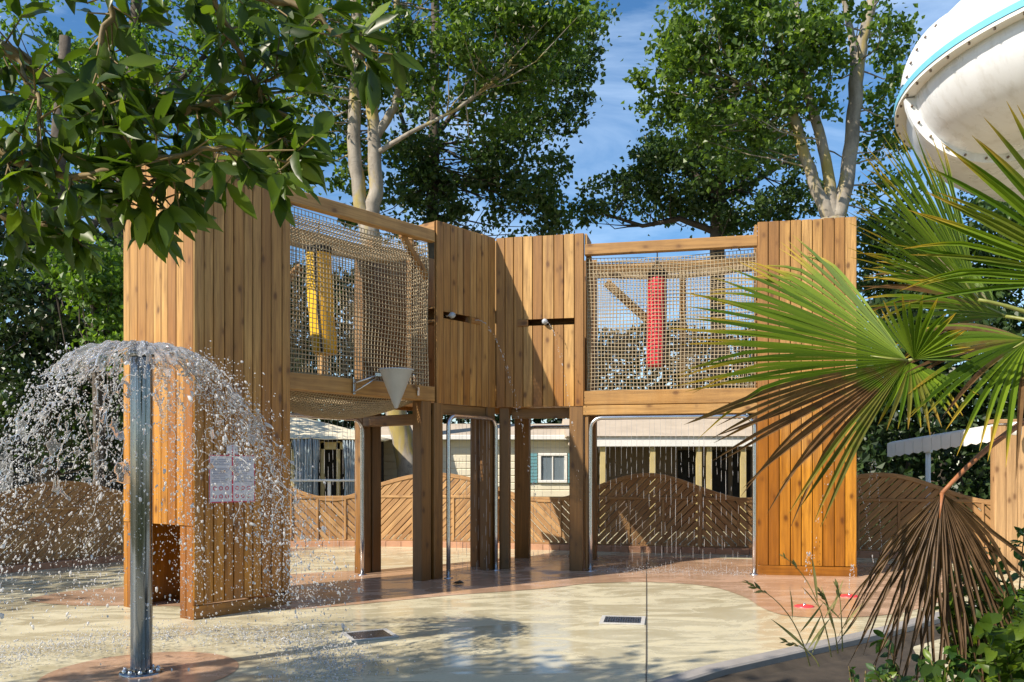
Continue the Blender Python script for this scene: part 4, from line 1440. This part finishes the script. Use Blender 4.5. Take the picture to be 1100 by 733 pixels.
# right poplar with three pale stems
d = 18.0
tree(gpt(890, d), 'tall poplar with three pale stems rising behind the right board tower',
     [[(gpt(889, d), .30), (W(891, 330, d), .26), (W(894, 235, d), .25)],
      [(W(894, 240, d), .16), (W(878, 205, d), .12), (W(864, 165, d), .11), (W(851, 120, d), .10), (W(842, 70, d), .08), (W(828, 0, d), .06)],
      [(W(896, 238, d), .15), (W(891, 190, d), .11), (W(880, 140, d), .10), (W(866, 95, d), .09), (W(858, 40, d), .08), (W(850, -40, d), .05)],
      [(W(898, 238, d), .17), (W(910, 190, d), .145), (W(917, 130, d), .135), (W(920, 80, d), .14), (W(926, 45, d), .11), (W(937, 0, d), .10), (W(950, -70, d), .08)],
      [(W(919, 82, d), .09), (W(915, 40, d), .07), (W(905, -10, d), .05)],
      [(W(851, 120, d), .06), (W(800, 90, d), .05), (W(740, 75, d), .03)]],
     [el(840, 45, d - .6, 75, 60, 1.4, 82), el(770, 30, d, 65, 50, 1.4, 56), el(725, 85, d, 45, 45, 1.1, 34), el(800, 130, d + .3, 90, 45, 1.4, 60),
      el(955, 150, d + .6, 28, 80, 1.0, 26), el(870, -50, d, 150, 50, 1.8, 40), el(960, 50, d + .8, 22, 45, .8, 12)],
     .105, M['poplar_leaf'], M['lichen'], group='poplars behind the play structure', per=50, clump=.31, name='poplar_tree')
# dark spreading tree between
d = 22.5
tree(gpt(775, d), 'dark spreading tree with low side branches above the right rope bay',
     [[(gpt(775, d), .22), (W(770, 260, d), .18), (W(775, 170, d), .14), (W(790, 90, d), .09)],
      [(W(771, 250, d), .09), (W(730, 235, d), .07), (W(690, 243, d), .05), (W(650, 230, d), .03)],
      [(W(772, 215, d), .08), (W(740, 180, d), .06), (W(700, 175, d), .04)],
      [(W(773, 215, d), .08), (W(820, 190, d), .06), (W(850, 170, d), .04)]],
     [el(745, 205, d, 62, 34, 1.6, 48), el(670, 212, d, 46, 24, 1.2, 24), el(805, 215, d, 80, 40, 1.6, 56), el(700, 170, d, 34, 22, 1.0, 13), el(740, 140, d, 45, 30, 1.2, 24), el(628, 232, d, 16, 16, .6, 5), el(795, 160, d, 70, 40, 1.5, 42)],
     .105, M['dark_leaf'], M['bark_dark'], per=60, clump=.31, name='spreading_tree')
# left background trees
d = 17
tree(gpt(60, d), 'tall leafy tree behind the fountain with dark lower foliage',
     [[(gpt(50, d), .24), (W(55, 350, d), .20), (W(60, 200, d), .16), (W(70, 40, d), .10)], [(W(57, 300, d), .08), (W(110, 230, d), .06), (W(150, 150, d), .04)], [(W(57, 280, d), .08), (W(10, 200, d), .05)]],
     [el(70, 330, d, 130, 80, 1.8, 80), el(40, 420, d, 140, 50, 1.8, 70), el(-20, 230, d, 60, 70, 1.4, 36), el(150, 450, d, 80, 50, 1.4, 34)],
     .11, M['hedge_leaf'], M['bark_dark'], per=85, clump=.40, name='broadleaf_tree')
d = 20
tree(gpt(120, d), 'light green poplar rising behind the overhanging branch at the upper left',
     [[(gpt(120, d), .24), (W(125, 300, d), .20), (W(140, 120, d), .15), (W(150, -60, d), .10)], [(W(130, 260, d), .09), (W(90, 180, d), .06), (W(50, 90, d), .04)], [(W(138, 140, d), .08), (W(220, 60, d), .05)]],
     [el(40, 70, d, 70, 70, 1.5, 48), el(170, 60, d, 90, 80, 1.6, 62), el(100, 180, d, 80, 60, 1.5, 52), el(270, 160, d, 60, 70, 1.4, 40), el(280, 40, d, 60, 50, 1.4, 30)],
     .11, M['bright_leaf'], M['bark_dark'], group='poplars behind the play structure', per=56, clump=.31, name='poplar_tree')
d = 15
tree(gpt(105, d), 'small bright green tree behind the fence beside the tall board tower',
     [[(gpt(108, d), .10), (W(105, 420, d), .08), (W(100, 320, d), .05)]],
     [el(105, 300, d, 38, 38, .8, 30), el(130, 360, d, 30, 40, .7, 20)],
     .09, M['bright_leaf'], M['bark_dark'], per=80, clump=.30, name='broadleaf_tree')
# row of dark trees / hedge behind everything
def hedge(x0px, x1px, toppx, d, k, label, mat='hedge_leaf', leaf=.12):
    x0, x1 = facade(d, x0px, x1px)
    root = empty('hedge', V((x0 + x1) / 2, d, GB), label, 'hedge', 'hedges behind the homes')
    zt = zpx(toppx, d)
    n = int(k * (x1 - x0) * (zt - GB))
    C = np.stack([RNG.uniform(x0, x1, n), d + RNG.normal(0, .35, n), GB + (zt - GB) * RNG.random(n) ** .8], -1)
    w = np.array([mnoise.noise(V(p[0] * .9, p[2] * .9, 3.1)) for p in C])
    C[:, 2] += .35 * np.array([mnoise.noise(V(p[0] * .8, 7.7, 1.0)) for p in C])
    C[:, 1] -= .5 * w
    L = leaf * RNG.uniform(.9, 1.8, n)
    leaf_quads('foliage', C, rand_unit(n), rand_unit(n) + np.array([0, -.5, .4])[None], L, L * .75, RNG.random(n), M[mat], root)
    mb = MB()
    for i in range(int((x1 - x0) / .9) + 1):
        x = x0 + .3 + i * .9
        mb.tube([V(x, d + .1, GB), V(x + random.uniform(-.1, .1), d, GB + (zt - GB) * .75)], [.06, .02], 6)
    mb.build('stem', M['bark_dark'], root)
hedge(-160, 330, 380, 22, 330, 'dark tall hedge behind the fountain and the grey hut')
hedge(290, 470, 290, 24.5, 420, 'dark tall hedge seen through the left rope net')
hedge(440, 650, 420, 24, 330, 'dark hedge behind the canvas tent and the cream mobile home')
hedge(615, 960, 352, 23.5, 300, 'dark hedge behind the porch home')
hedge(890, 1260, 395, 20, 420, 'second dark hedge standing behind the tall hedge at the right')
hedge(905, 1200, 330, 16, 420, 'dark tall hedge behind the white awning at the right')
d = 19
tree(gpt(1010, d), 'dark tree rising behind the palm below the white slide',
     [[(gpt(1010, d), .18), (W(1005, 330, d), .14), (W(1000, 230, d), .08)]],
     [el(985, 300, d, 60, 70, 1.3, 56), el(1080, 280, d, 60, 80, 1.3, 56), el(950, 260, d, 24, 25, .7, 8)],
     .11, M['dark_leaf'], M['bark_dark'], per=90, clump=.42, name='broadleaf_tree')

# ------------------------------------------------------------------ overhanging tree, foreground left (large laurel-like leaves)
def big_leaves(name, C, A, Nn, L, Wd, rnd, mat, parent, curl):
    n = len(C)
    A = A / np.linalg.norm(A, axis=1, keepdims=True)
    B = np.cross(Nn, A); B /= np.linalg.norm(B, axis=1, keepdims=True)
    Nn = np.cross(A, B)
    prof = [(0, .0), (.12, .42), (.32, .92), (.52, 1.0), (.74, .72), (.90, .30), (1.0, .0)]
    rows = []
    for (s, w) in prof:
        bend = -(s ** 2) * curl[:, None] * L[:, None]
        c = C + A * (s * L)[:, None] + Nn * bend
        hw = (w * Wd * .5)[:, None]
        wav = (.10 * np.sin(s * 9 + rnd * 20))[:, None] * Wd[:, None]
        rows += [c + B * hw + Nn * (hw * .35 + wav * w), c, c - B * hw + Nn * (hw * .35 - wav * w)]
    Vv = np.stack(rows, 1).reshape(-1, 3)
    m = len(prof)
    f = []
    for i in range(m - 1):
        a = i * 3; b = (i + 1) * 3
        f += [(a, a + 1, b + 1, b), (a + 1, a + 2, b + 2, b + 1)]
    F = (np.array(f)[None] + (np.arange(n) * m * 3)[:, None, None]).reshape(-1, 4)
    return np_mesh(name, Vv, F, mat, parent, {'rnd': np.repeat(rnd, m * 3)}, smooth=True)

ov = empty('overhanging_tree', V(-5.4, 2.6, gz(-5.4, 2.6)), 'broad leaved tree whose dark glossy branch hangs into the upper left foreground', 'tree')
mb = MB()
hub = V(-4.6, 2.7, 3.3)
mb.tube([V(-5.4, 2.6, -.15), V(-5.3, 2.6, 1.2), V(-5.0, 2.65, 2.4), hub], [.20, .16, .14, .11], 12)
main = []
def limb(pts, r0, r1):
    P = []
    for i in range(len(pts) - 1):
        for k in range(6):
            f = k / 6
            P.append(pts[i].lerp(pts[i + 1], f) + Vector(rand_unit(1)[0]) * .010)
    P.append(pts[-1])
    r0 *= .62; r1 *= .8
    mb.tube(P, [r0 + (r1 - r0) * i / (len(P) - 1) for i in range(len(P))], 7)
    return P
D = 2.75
limbs = []
limbs.append(limb([hub, W(-120, -30, 2.7), W(20, 60, D), W(120, 135, D), W(185, 122, D), W(240, 105, D), W(300, 80, D)], .045, .007))
limbs.append(limb([hub, W(-60, -150, 2.5), W(110, -70, 2.6), W(220, -20, 2.6), W(330, 10, 2.6), W(392, 60, 2.6)], .05, .006))
limbs.append(limb([W(-60, 60, 2.7), W(0, 165, 2.6), W(60, 190, 2.6), W(130, 180, 2.6), W(210, 160, 2.6), W(270, 165, 2.6), W(315, 172, 2.6)], .022, .005))
limbs.append(limb([W(-60, 100, 2.9), W(-10, 225, 2.9), W(20, 240, 2.9), W(60, 240, 2.9), W(85, 262, 2.9)], .018, .004))
limbs.append(limb([W(220, -20, 2.6), W(260, 60, 2.7), W(290, 130, 2.7), W(310, 160, 2.7)], .014, .004))
limbs.append(limb([W(110, -70, 2.6), W(120, 10, 2.6), W(105, 70, 2.6), W(110, 120, 2.6)], .018, .006))
limbs.append(limb([W(20, 60, D), W(40, 110, 2.6), W(38, 160, 2.6)], .014, .005))
limbs.append(limb([W(120, 135, D), W(160, 180, 2.7), W(172, 205, 2.7), W(165, 232, 2.7)], .010, .003))
C, A, Nn, Ls = [], [], [], []
def leaf_at(p, a, nrm, L):
    C.append(tuple(p)); A.append(tuple(a)); Nn.append(tuple(nrm)); Ls.append(L)
for li, P in enumerate(limbs):
    cum = 0
    for i in range(3, len(P)):
        seg = P[i] - P[i - 1]
        px = CX + P[i].x / P[i].y * FPX
        nl = random.choice((1, 2, 2)) if px > -30 else 1
        for k in range(nl):
            p = P[i - 1].lerp(P[i], random.random())
            # short side twig carrying a rosette of leaves
            tw = (Vector(rand_unit(1)[0]) + seg.normalized() * .6 + V(0, -.1, -.15)).normalized()
            tl = random.uniform(.04, .15)
            e = p + tw * tl
            mb.tube([p, e], [.0035, .002], 5, False)
            for q in range(random.choice((3, 3, 4))):
                a = (tw * .7 + Vector(rand_unit(1)[0]) * .9 + V(.1, 0, -.30)).normalized()
                nr = (Vector(rand_unit(1)[0]) * .8 + V(-.25, -.45, .75)).normalized()
                leaf_at(e - a * .005, a, nr, random.uniform(.08, .145))
    # leafy tip
    for q in range(5):
        a = ((P[-1] - P[-3]).normalized() + Vector(rand_unit(1)[0]) * .9).normalized()
        leaf_at(P[-1], a, (V(-.3, -.4, .7) + Vector(rand_unit(1)[0]) * .6).normalized(), random.uniform(.10, .16))
mb.build('branch', M['twig'], ov)
C, A, Nn, Ls = np.array(C), np.array(A), np.array(Nn), np.array(Ls)
big_leaves('leaves', C, A, Nn, Ls, Ls * RNG.uniform(.29, .38, len(Ls)), np.clip(RNG.normal(.4, .25, len(Ls)), 0, 1), M['laurel_leaf'], ov, RNG.uniform(-.05, .3, len(Ls)))
# the rest of its crown, out of the frame to the left; it shades the slab
n = 7200
cl = np.concatenate([sample_ellipsoid((-5.8, 2.2, 4.8), (2.5, 1.25, .7), 135, .2), sample_ellipsoid((-4.9, 2.3, 4.9), (.7, .5, .4), 10, .2)])
ci = RNG.integers(0, len(cl), n)
C = cl[ci] + RNG.normal(0, .22, (n, 3))
L = RNG.uniform(.10, .17, n)
big_leaves('leaves', C, rand_unit(n) + np.array([0, 0, -.4]), rand_unit(n) + np.array([0, 0, 1.0]), L, L * .45, RNG.random(n) * .8, M['laurel_leaf'], ov, RNG.uniform(0, .3, n))
mb = MB()
for c in cl[::3]:
    mb.tube([hub, hub.lerp(Vector(c), .5) + V(0, 0, .2), Vector(c)], [.04, .03, .008], 6, False)
mb.build('branch', M['twig'], ov)

# ------------------------------------------------------------------ fan palm, right foreground
pb_ = V(3.05, 4.55, gz(3.05, 4.55))
palm = empty('fan_palm', pb_, 'fan palm with bright green fronds and one dead brown frond hanging at the right', 'palm')
crown = V(3.0, 4.6, EYE + .62)
mb = MB()
K = 14
mb.tube([pb_ + (crown - pb_) * (i / K) - Z * (.05 if i == 0 else 0) for i in range(K + 1)], [.17 + .015 * (i % 2) - .003 * i for i in range(K + 1)], 14)
mb.build('trunk', M['bark_dark'], palm)

def frond(hubp, axis, nrm, Rad, nseg, spread, droop=.18, brown=lambda k: 0., mat='frond', cup=.0, lens=None, join=.46, petiole=True, pr=.012, split=1.0, pmat='petiole', droopdir=V(0, 0, -1), pend=None):
    axis = axis.normalized(); nrm = (nrm - axis * nrm.dot(axis)).normalized(); side = nrm.cross(axis)
    vs, fs, rn, al, br = [], [], [], [], []
    dth = spread / nseg
    NS = 10
    for i in range(nseg):
        k = (i + .5) / nseg
        th = -spread / 2 + spread * k
        rl = Rad * (lens(k) if lens else 1 - .10 * (2 * k - 1) ** 2) * random.uniform(.93, 1.05)
        rr = random.random(); bb = brown(k)
        v = axis * math.cos(th) + side * math.sin(th)
        tn = axis * -math.sin(th) + side * math.cos(th)
        tw = random.uniform(-.10, .10) * split
        dr = droop * random.uniform(.6, 1.45)
        fold = random.uniform(.3, 1.0) if random.random() < .25 else 0.0
        b0 = len(vs)
        for j in range(NS + 1):
            s = j / NS
            if s <= join: hw = math.tan(dth / 2) * s * rl * 1.0
            else:
                f = (s - join) / (1 - join)
                hw = math.tan(dth / 2) * join * rl * (1 + .25 * f) * (1 - f ** 2.2) 
            hw = max(hw, .0006)
            lat = tw * max(0, s - join) ** 1.3
            wig = nrm * (math.sin(s * 7 + i * 1.7) * .022 * rl * s * min(split, 3.0) * .5)
            p = hubp + wig + v * (s * rl) + tn * (lat * rl) + droopdir * (dr * rl * s ** 2.6 + fold * .55 * rl * max(0, s - .66) ** 1.35) + nrm * (cup * rl * (math.sin(th) ** 2) * s - cup * .3 * rl * s * s)
            ple = hw * 1.25
            vs += [p + tn * hw + nrm * ple * .5, p - nrm * ple * .5, p - tn * hw + nrm * ple * .5]
            rn += [rr] * 3; al += [s] * 3; br += [bb] * 3
        for j in range(NS):
            a, b = b0 + j * 3, b0 + (j + 1) * 3
            fs += [(a, a + 1, b + 1, b), (a + 1, a + 2, b + 2, b + 1)]
    o = np_mesh('frond', np.array([tuple(p) for p in vs]), np.array(fs), M[mat], palm, {'rnd': np.array(rn), 'along': np.array(al), 'brown': np.array(br)}, smooth=False)
    if petiole:
        mb = MB()
        st = pend if pend is not None else crown
        md_ = hubp.lerp(st, .5) + Z * (.10 * (hubp - st).length)
        P = []
        for i in range(13):
            f = i / 12
            P.append(hubp.lerp(md_, f).lerp(md_.lerp(st, f), f))
        mb.tube(P, [pr * (.75 + .6 * i / 12) for i in range(13)], 8)
        mb.tube([hubp, hubp + axis * Rad * .16], [pr * .8, pr * .2], 6)
        mb.build('petiole', M[pmat], o)
    return o

dP = 4.3
def tow(p, q): return (q - p)
# F1: the big fan pointing left, its lower half browned
h = W(975, 388, dP)
frond(h, tow(h, W(775, 360, dP + .05)), V(.16, -.72, .45), 1.08, 54, R(128), .06, join=.52,
      brown=lambda k: ((.5 if k > .93 else 1.4) if k > .76 else (.9 if k > .66 else .0)), lens=lambda k: .92 + .10 * math.sin(PI * k))
# F1b: its folded inner half, short segments standing and hanging at the hub
frond(W(982, 386, dP - .02), tow(W(982, 386, dP), W(1000, 330, dP - .25)), V(-.5, -.8, .1), .36, 15, R(120), .02, lens=lambda k: .8 + .25 * math.sin(PI * k), petiole=False)
frond(W(978, 390, dP - .02), tow(W(978, 390, dP), W(985, 470, dP - .25)), V(-.4, -.9, -.1), .37, 16, R(110), .10, brown=lambda k: .5 if random.random() < .3 else 0, petiole=False)
# F2: upper fan, seen from behind, pointing up left
h = W(1050, 322, 4.7)
frond(h, tow(h, W(945, 180, 4.55)), V(-.02, -.80, .55), 1.00, 44, R(80), .05, lens=lambda k: .86 + .16 * math.sin(PI * min(1, k + .1)))
# F3: near dark fan on the right edge
h = W(1185, 305, 3.6)
frond(h, tow(h, W(1108, 190, 3.55)), V(-.60, -.70, .2), .84, 34, R(112), .06, brown=lambda k: .25 if random.random() < .2 else 0, lens=lambda k: .85 + .16 * math.sin(PI * k))
# F4: lower right fan with yellow tips
h = W(1105, 365, 4.2)
frond(h, tow(h, W(1040, 400, 4.1)), V(-.35, -.7, .5), .62, 28, R(150), .22, brown=lambda k: 1.0 if random.random() < .35 else 0, lens=lambda k: .8 + .2 * math.sin(PI * k))
h = W(1080, 340, 4.9)
frond(h, tow(h, W(1000, 300, 5.0)), V(.2, -.7, .6), .85, 30, R(110), .20, brown=lambda k: 1.0 if random.random() < .25 else 0)
# F5: dead frond hanging on a rust coloured stalk
dd = 4.25
h = W(1012, 530, dd)
fdead = frond(h, tow(h, W(1000, 650, dd - .10)), V(.1, -1, .25), .76, 38, R(88), .26, brown=lambda k: 2.0, mat='frond_dead',
      lens=lambda k: .80 + .28 * math.sin(PI * k), join=.50, split=4.0, pmat='petiole_dry', pr=.013, pend=W(1120, 442, dd + .2))
fdead['label'] = 'dead brown frond hanging down on a rust coloured stalk'
fd2 = frond(W(1013, 531, dd + .02), tow(h, W(1035, 640, dd + .15)), V(-.2, -1, .3), .62, 22, R(84), .30, brown=lambda k: 2.0, mat='frond_dead', join=.50, split=4.0, petiole=False)
fd2['label'] = 'inner half of the dead brown frond'

# ------------------------------------------------------------------ planter at the lower right
ke = [GP(700, 752), GP(760, 733), GP(850, 712), GP(935, 692), GP(1020, 668), GP(1120, 650)]
mb = MB()
for a, b in zip(ke[:-1], ke[1:]):
    u = (b - a); nrm = V(u.y, -u.x, 0).normalized()
    mb.beam(a - Z * .05, u, nrm * .14, Z * .17, .012)
tag(mb.build('planter_kerb', M['kerb']), 'low grey concrete kerb edging the planted bed at the lower right', 'kerb')
mb = MB()
inner = [V(p.x + .10, p.y - .10, gz(p.x, p.y) + .07) for p in ke]
mb.poly([V(5.5, 1.0, .10), V(5.5, inner[-1].y, .16)] + list(reversed(inner)) + [V(inner[0].x, 1.0, .04)])
tag(mb.build('planting_bed', M['soil']), kind='structure')

def shrub(px, py_top, d, rpx, n, leaf, label, mat='shrub_leaf', name='shrub'):
    base = V((px - CX) / FPX * d, d, gz((px - CX) / FPX * d, d) + .05)
    zt = zpx(py_top, d)
    root = empty(name, base, label, 'shrub', 'shrubs in the planted bed')
    rx = rpx / FPX * d
    mb = MB(); C, A, Nn, Ls = [], [], [], []
    ns = max(8, n // 40)
    for i in range(ns):
        a = random.uniform(0, 2 * PI); q = random.random() ** .5
        e = V(base.x + math.cos(a) * rx * q, base.y + math.sin(a) * rx * q * .8, base.z + (zt - base.z) * random.uniform(.45, 1.0))
        m_ = base.lerp(e, .5) + V(0, 0, .12)
        P = [base.lerp(m_, f / 6).lerp(m_.lerp(e, f / 6), f / 6) for f in range(7)]
        mb.tube(P, [.008 - .0009 * k for k in range(7)], 5, False)
        for k in range(n // ns):
            f = random.uniform(.25, 1.0)
            p = base.lerp(m_, f).lerp(m_.lerp(e, f), f)
            a_ = (Vector(rand_unit(1)[0]) + V(0, 0, .1)).normalized()
            C.append(tuple(p)); A.append(tuple(a_)); Nn.append(tuple((Vector(rand_unit(1)[0]) * .7 + V(-.1, -.3, .8)).normalized())); Ls.append(leaf * random.uniform(.7, 1.3))
    mb.build('stem', M['twig'], root)
    C, A, Nn, Ls = map(np.array, (C, A, Nn, Ls))
    big_leaves('foliage', C, A, Nn, Ls, Ls * .45, RNG.random(len(Ls)), M[mat], root, RNG.uniform(0, .3, len(Ls)))
shrub(1085, 560, 4.9, 62, 900, .075, 'bright leafy shrub below the plank shed at the right edge')
shrub(1068, 600, 4.3, 60, 1000, .08, 'dark shrub right of the dead palm frond', 'laurel_leaf')
shrub(1105, 630, 3.7, 60, 700, .09, 'dark low shrub in the lower right corner', 'laurel_leaf')
shrub(1040, 700, 3.45, 75, 700, .075, 'dark ground hugging shrub in front of the dead frond at the lower edge', 'laurel_leaf')
shrub(985, 722, 3.5, 60, 420, .06, 'low dark shrub at the lower edge left of the dead frond tips', 'laurel_leaf')
shrub(1000, 690, 4.0, 60, 520, .07, 'low leafy shrub under the hanging dead frond', 'shrub_leaf')
shrub(960, 708, 3.9, 42, 260, .05, 'small sprawling weed left of the dead frond', 'shrub_leaf')
shrub(925, 712, 3.9, 34, 160, .04, 'smallest weed at the tip of the planted bed', 'shrub_leaf')

# grass stalks
def stalk(px, py0, px1, py1, d, label, heads):
    a = W(px, py0, d); a.z = max(a.z, gz(a.x, a.y) + .03)
    b = W(px1, py1, d)
    root = empty('grass_stalk', a, label, 'grass', 'tall grass stalks by the kerb')
    mb = MB()
    side = V(b.x - a.x, 0, 0)
    m_ = V(a.x + (b.x - a.x) * .25, d, a.z + (b.z - a.z) * .80)
    P = [a.lerp(m_, f / 10).lerp(m_.lerp(b, f / 10), f / 10) for f in range(11)]
    mb.tube(P, [.0034 - .00022 * k for k in range(11)], 5, False)
    mb.build('stem', M['straw'], root)
    C, A, Nn, Ls = [], [], [], []
    for k in range(heads):
        f = random.uniform(.68, 1.0)
        p = a.lerp(m_, f).lerp(m_.lerp(b, f), f)
        dr = (P[-1] - P[-3]).normalized()
        C.append(tuple(p)); A.append(tuple((dr + Vector(rand_unit(1)[0]) * .5).normalized())); Nn.append(tuple(rand_unit(1)[0])); Ls.append(random.uniform(.02, .05))
    for k in range(3):
        f = random.uniform(.1, .5)
        p = a.lerp(m_, f).lerp(m_.lerp(b, f), f)
        C.append(tuple(p)); A.append((random.uniform(-.8, .8), random.uniform(-.3, .3), .7)); Nn.append((random.uniform(-.5, .5), -.8, .3)); Ls.append(random.uniform(.12, .22))
    C, A, Nn, Ls = map(np.array, (C, A, Nn, Ls))
    Wd = np.where(Ls > .1, Ls * .06, Ls * .28)
    rn_, cu_ = RNG.random(len(Ls)), RNG.uniform(0, .3, len(Ls))
    k_ = len(Ls) - 3
    big_leaves('seed_head', C[:k_], A[:k_], Nn[:k_], Ls[:k_], Wd[:k_], rn_[:k_], M['straw'], root, cu_[:k_])
    for q in range(k_, len(Ls)):
        big_leaves('blade', C[q:q + 1], A[q:q + 1], Nn[q:q + 1], Ls[q:q + 1], Wd[q:q + 1], rn_[q:q + 1], M['straw'], root, cu_[q:q + 1])
stalk(870, 716, 805, 628, 4.0, 'tall grass stalk bending left towards the slab', 14)
stalk(893, 706, 838, 596, 4.1, 'tallest upright grass stalk in front of the board tower', 8)
stalk(900, 702, 878, 634, 4.2, 'grass stalk with a seed head between the red nozzles', 12)
stalk(905, 700, 900, 630, 4.1, 'short grass stalk nearest the dead palm frond', 10)
stalk(880, 716, 845, 690, 3.9, 'low grass stalk leaning over the kerb', 10)

# ------------------------------------------------------------------ unseen tree shading the fence; rear trees and hedge added as dark reflections
def off_tree(x, y, zc, r, k, label, h=None):
    tree(V(x, y, gz(x, y) - .1), label, [[(V(x, y, gz(x, y) - .2), .22), (V(x, y, zc * .6), .17), (V(x + .2, y, zc + r * .5), .07)]],
         [((x, y, zc), (r, r, r * .62), k)], .13, M['dark_leaf'], M['bark_dark'], per=60, clump=.42, name='broadleaf_tree', group='trees around the splash pad')
off_tree(-13.2, 7.6, 6.2, 2.7, 80, 'tree beyond the left edge that shades the fence behind the fountain')
off_tree(-4.5, -6.5, 5.2, 2.8, 70, 'unseen tree added behind the viewer to the left for dark reflections')
off_tree(3.5, -7.5, 5.0, 3.0, 70, 'unseen tree added behind the viewer to the right for dark reflections')
hedge_b = empty('hedge', V(0, -9.5, -.4), 'unseen clipped hedge added behind the viewer for dark reflections', 'hedge')
n = 5000
C = np.stack([RNG.uniform(-12, 12, n), -9.5 + RNG.normal(0, .25, n), RNG.uniform(-.3, 2.6, n)], -1)
L = RNG.uniform(.14, .3, n)
leaf_quads('foliage', C, rand_unit(n), rand_unit(n), L, L * .7, RNG.random(n), M['dark_leaf'], hedge_b)

# ------------------------------------------------------------------ water slide, upper right
sl = empty('water_slide', V(6.3, 10.2, 0), 'white fibreglass tube slide with a light blue seam at the upper right', 'water slide')
SC = V(7.22, 9.25, EYE + 4.06)
RC, TR = 2.12, .86
def tor(a, p, r=TR, rc=RC):
    """a: angle round the ring (0 = left, growing towards the viewer), p: angle round the tube (0 = outer seam)"""
    ca, sa = math.cos(a), math.sin(a)
    out = V(-ca, -sa, 0)
    return SC + out * (rc + r * math.cos(p)) + Z * (r * math.sin(p) * (.88 if p < 0 else 1.0))
a0, a1 = R(-115), R(110)
def shell(p0, p1, r, name, mat, th=.02):
    mb = MB(); vs = []; na, npn = 64, 22
    for i in range(na + 1):
        for j in range(npn + 1):
            vs.append(tor(a0 + (a1 - a0) * i / na, p0 + (p1 - p0) * j / npn, r))
    fs = [(i * (npn + 1) + j, i * (npn + 1) + j + 1, (i + 1) * (npn + 1) + j + 1, (i + 1) * (npn + 1) + j) for i in range(na) for j in range(npn)]
    mb.add(vs, fs, smooth=True)
    o = mb.build(name, mat, sl)
    md = o.modifiers.new('thick', 'SOLIDIFY'); md.thickness = th; md.offset = 0
    return o
shell(R(3), R(177), TR + .02, 'upper_shell', M['fibreglass'])
shell(R(-177), R(-3), TR - .05, 'lower_shell', M['fibreglass'])
def ring_flange(z0, z1, r0, r1, name, mat):
    mb = MB(); vs = []; na = 80
    for i in range(na + 1):
        a = a0 + (a1 - a0) * i / na
        out = V(-math.cos(a), -math.sin(a), 0)
        for (r, z) in ((r0, z0), (r1, z0), (r1, z1), (r0, z1)):
            vs.append(SC + out * (RC + r) + Z * z)
    fs = [(i * 4 + j, i * 4 + (j + 1) % 4, (i + 1) * 4 + (j + 1) % 4, (i + 1) * 4 + j) for i in range(na) for j in range(4)]
    mb.add(vs, fs, smooth=False); mb.build(name, mat, sl)
ring_flange(-.012, .052, TR - .10, TR + .085, 'seam_flange', M['blue_strip'])
ring_flange(-.05, -.014, TR - .10, TR + .075, 'seam_flange', M['white'])
def cross_flange(a, pa, pb, r0, r1, ofs=0.0):
    mb = MB(); vs = []; n = 24
    for i in range(n + 1):
        p = pa + (pb - pa) * i / n
        for (r, da) in ((r0, -.012), (r1, -.012), (r1, .012), (r0, .012)):
            vs.append(tor(a + da, p, r))
    fs = [(i * 4 + j, i * 4 + (j + 1) % 4, (i + 1) * 4 + (j + 1) % 4, (i + 1) * 4 + j) for i in range(n) for j in range(4)]
    mb.add(vs, fs); o = mb.build('joint_flange', M['fibreglass'], sl)
    for i in range(1, n, 2):
        mb = MB()
        p = pa + (pb - pa) * i / n
        c = tor(a + .012, p, (r0 + r1) / 2 + .01); t_ = (tor(a + .03, p, (r0 + r1) / 2) - tor(a + .012, p, (r0 + r1) / 2)).normalized()
        mb.tube([c - t_ * .028, c + t_ * .028], .012, 8)
        mb.tube([c - t_ * .026, c - t_ * .075], .012, 8)
        mb.build('bolt', M['bolt'], o)
for a in (R(-10), R(37), R(75)):
    cross_flange(a, R(-175), R(-5), TR - .06, TR + .06)
    cross_flange(a, R(5), R(120), TR + .0, TR + .09)
for i in range(40):
    mb = MB()
    a = a0 + (a1 - a0) * i / 40
    out = V(-math.cos(a), -math.sin(a), 0)
    c = SC + out * (RC + TR + .05)
    mb.tube([c - Z * .072, c - Z * .048], .012, 8)
    mb.build('bolt', M['bolt'], sl)
mb = MB()
cpt = tor(R(60), R(-90), TR - .04)
mb.tube([V(cpt.x, cpt.y, -.4), V(cpt.x, cpt.y, cpt.z)], .11, 16); mb.build('support_column', M['steel'], sl)
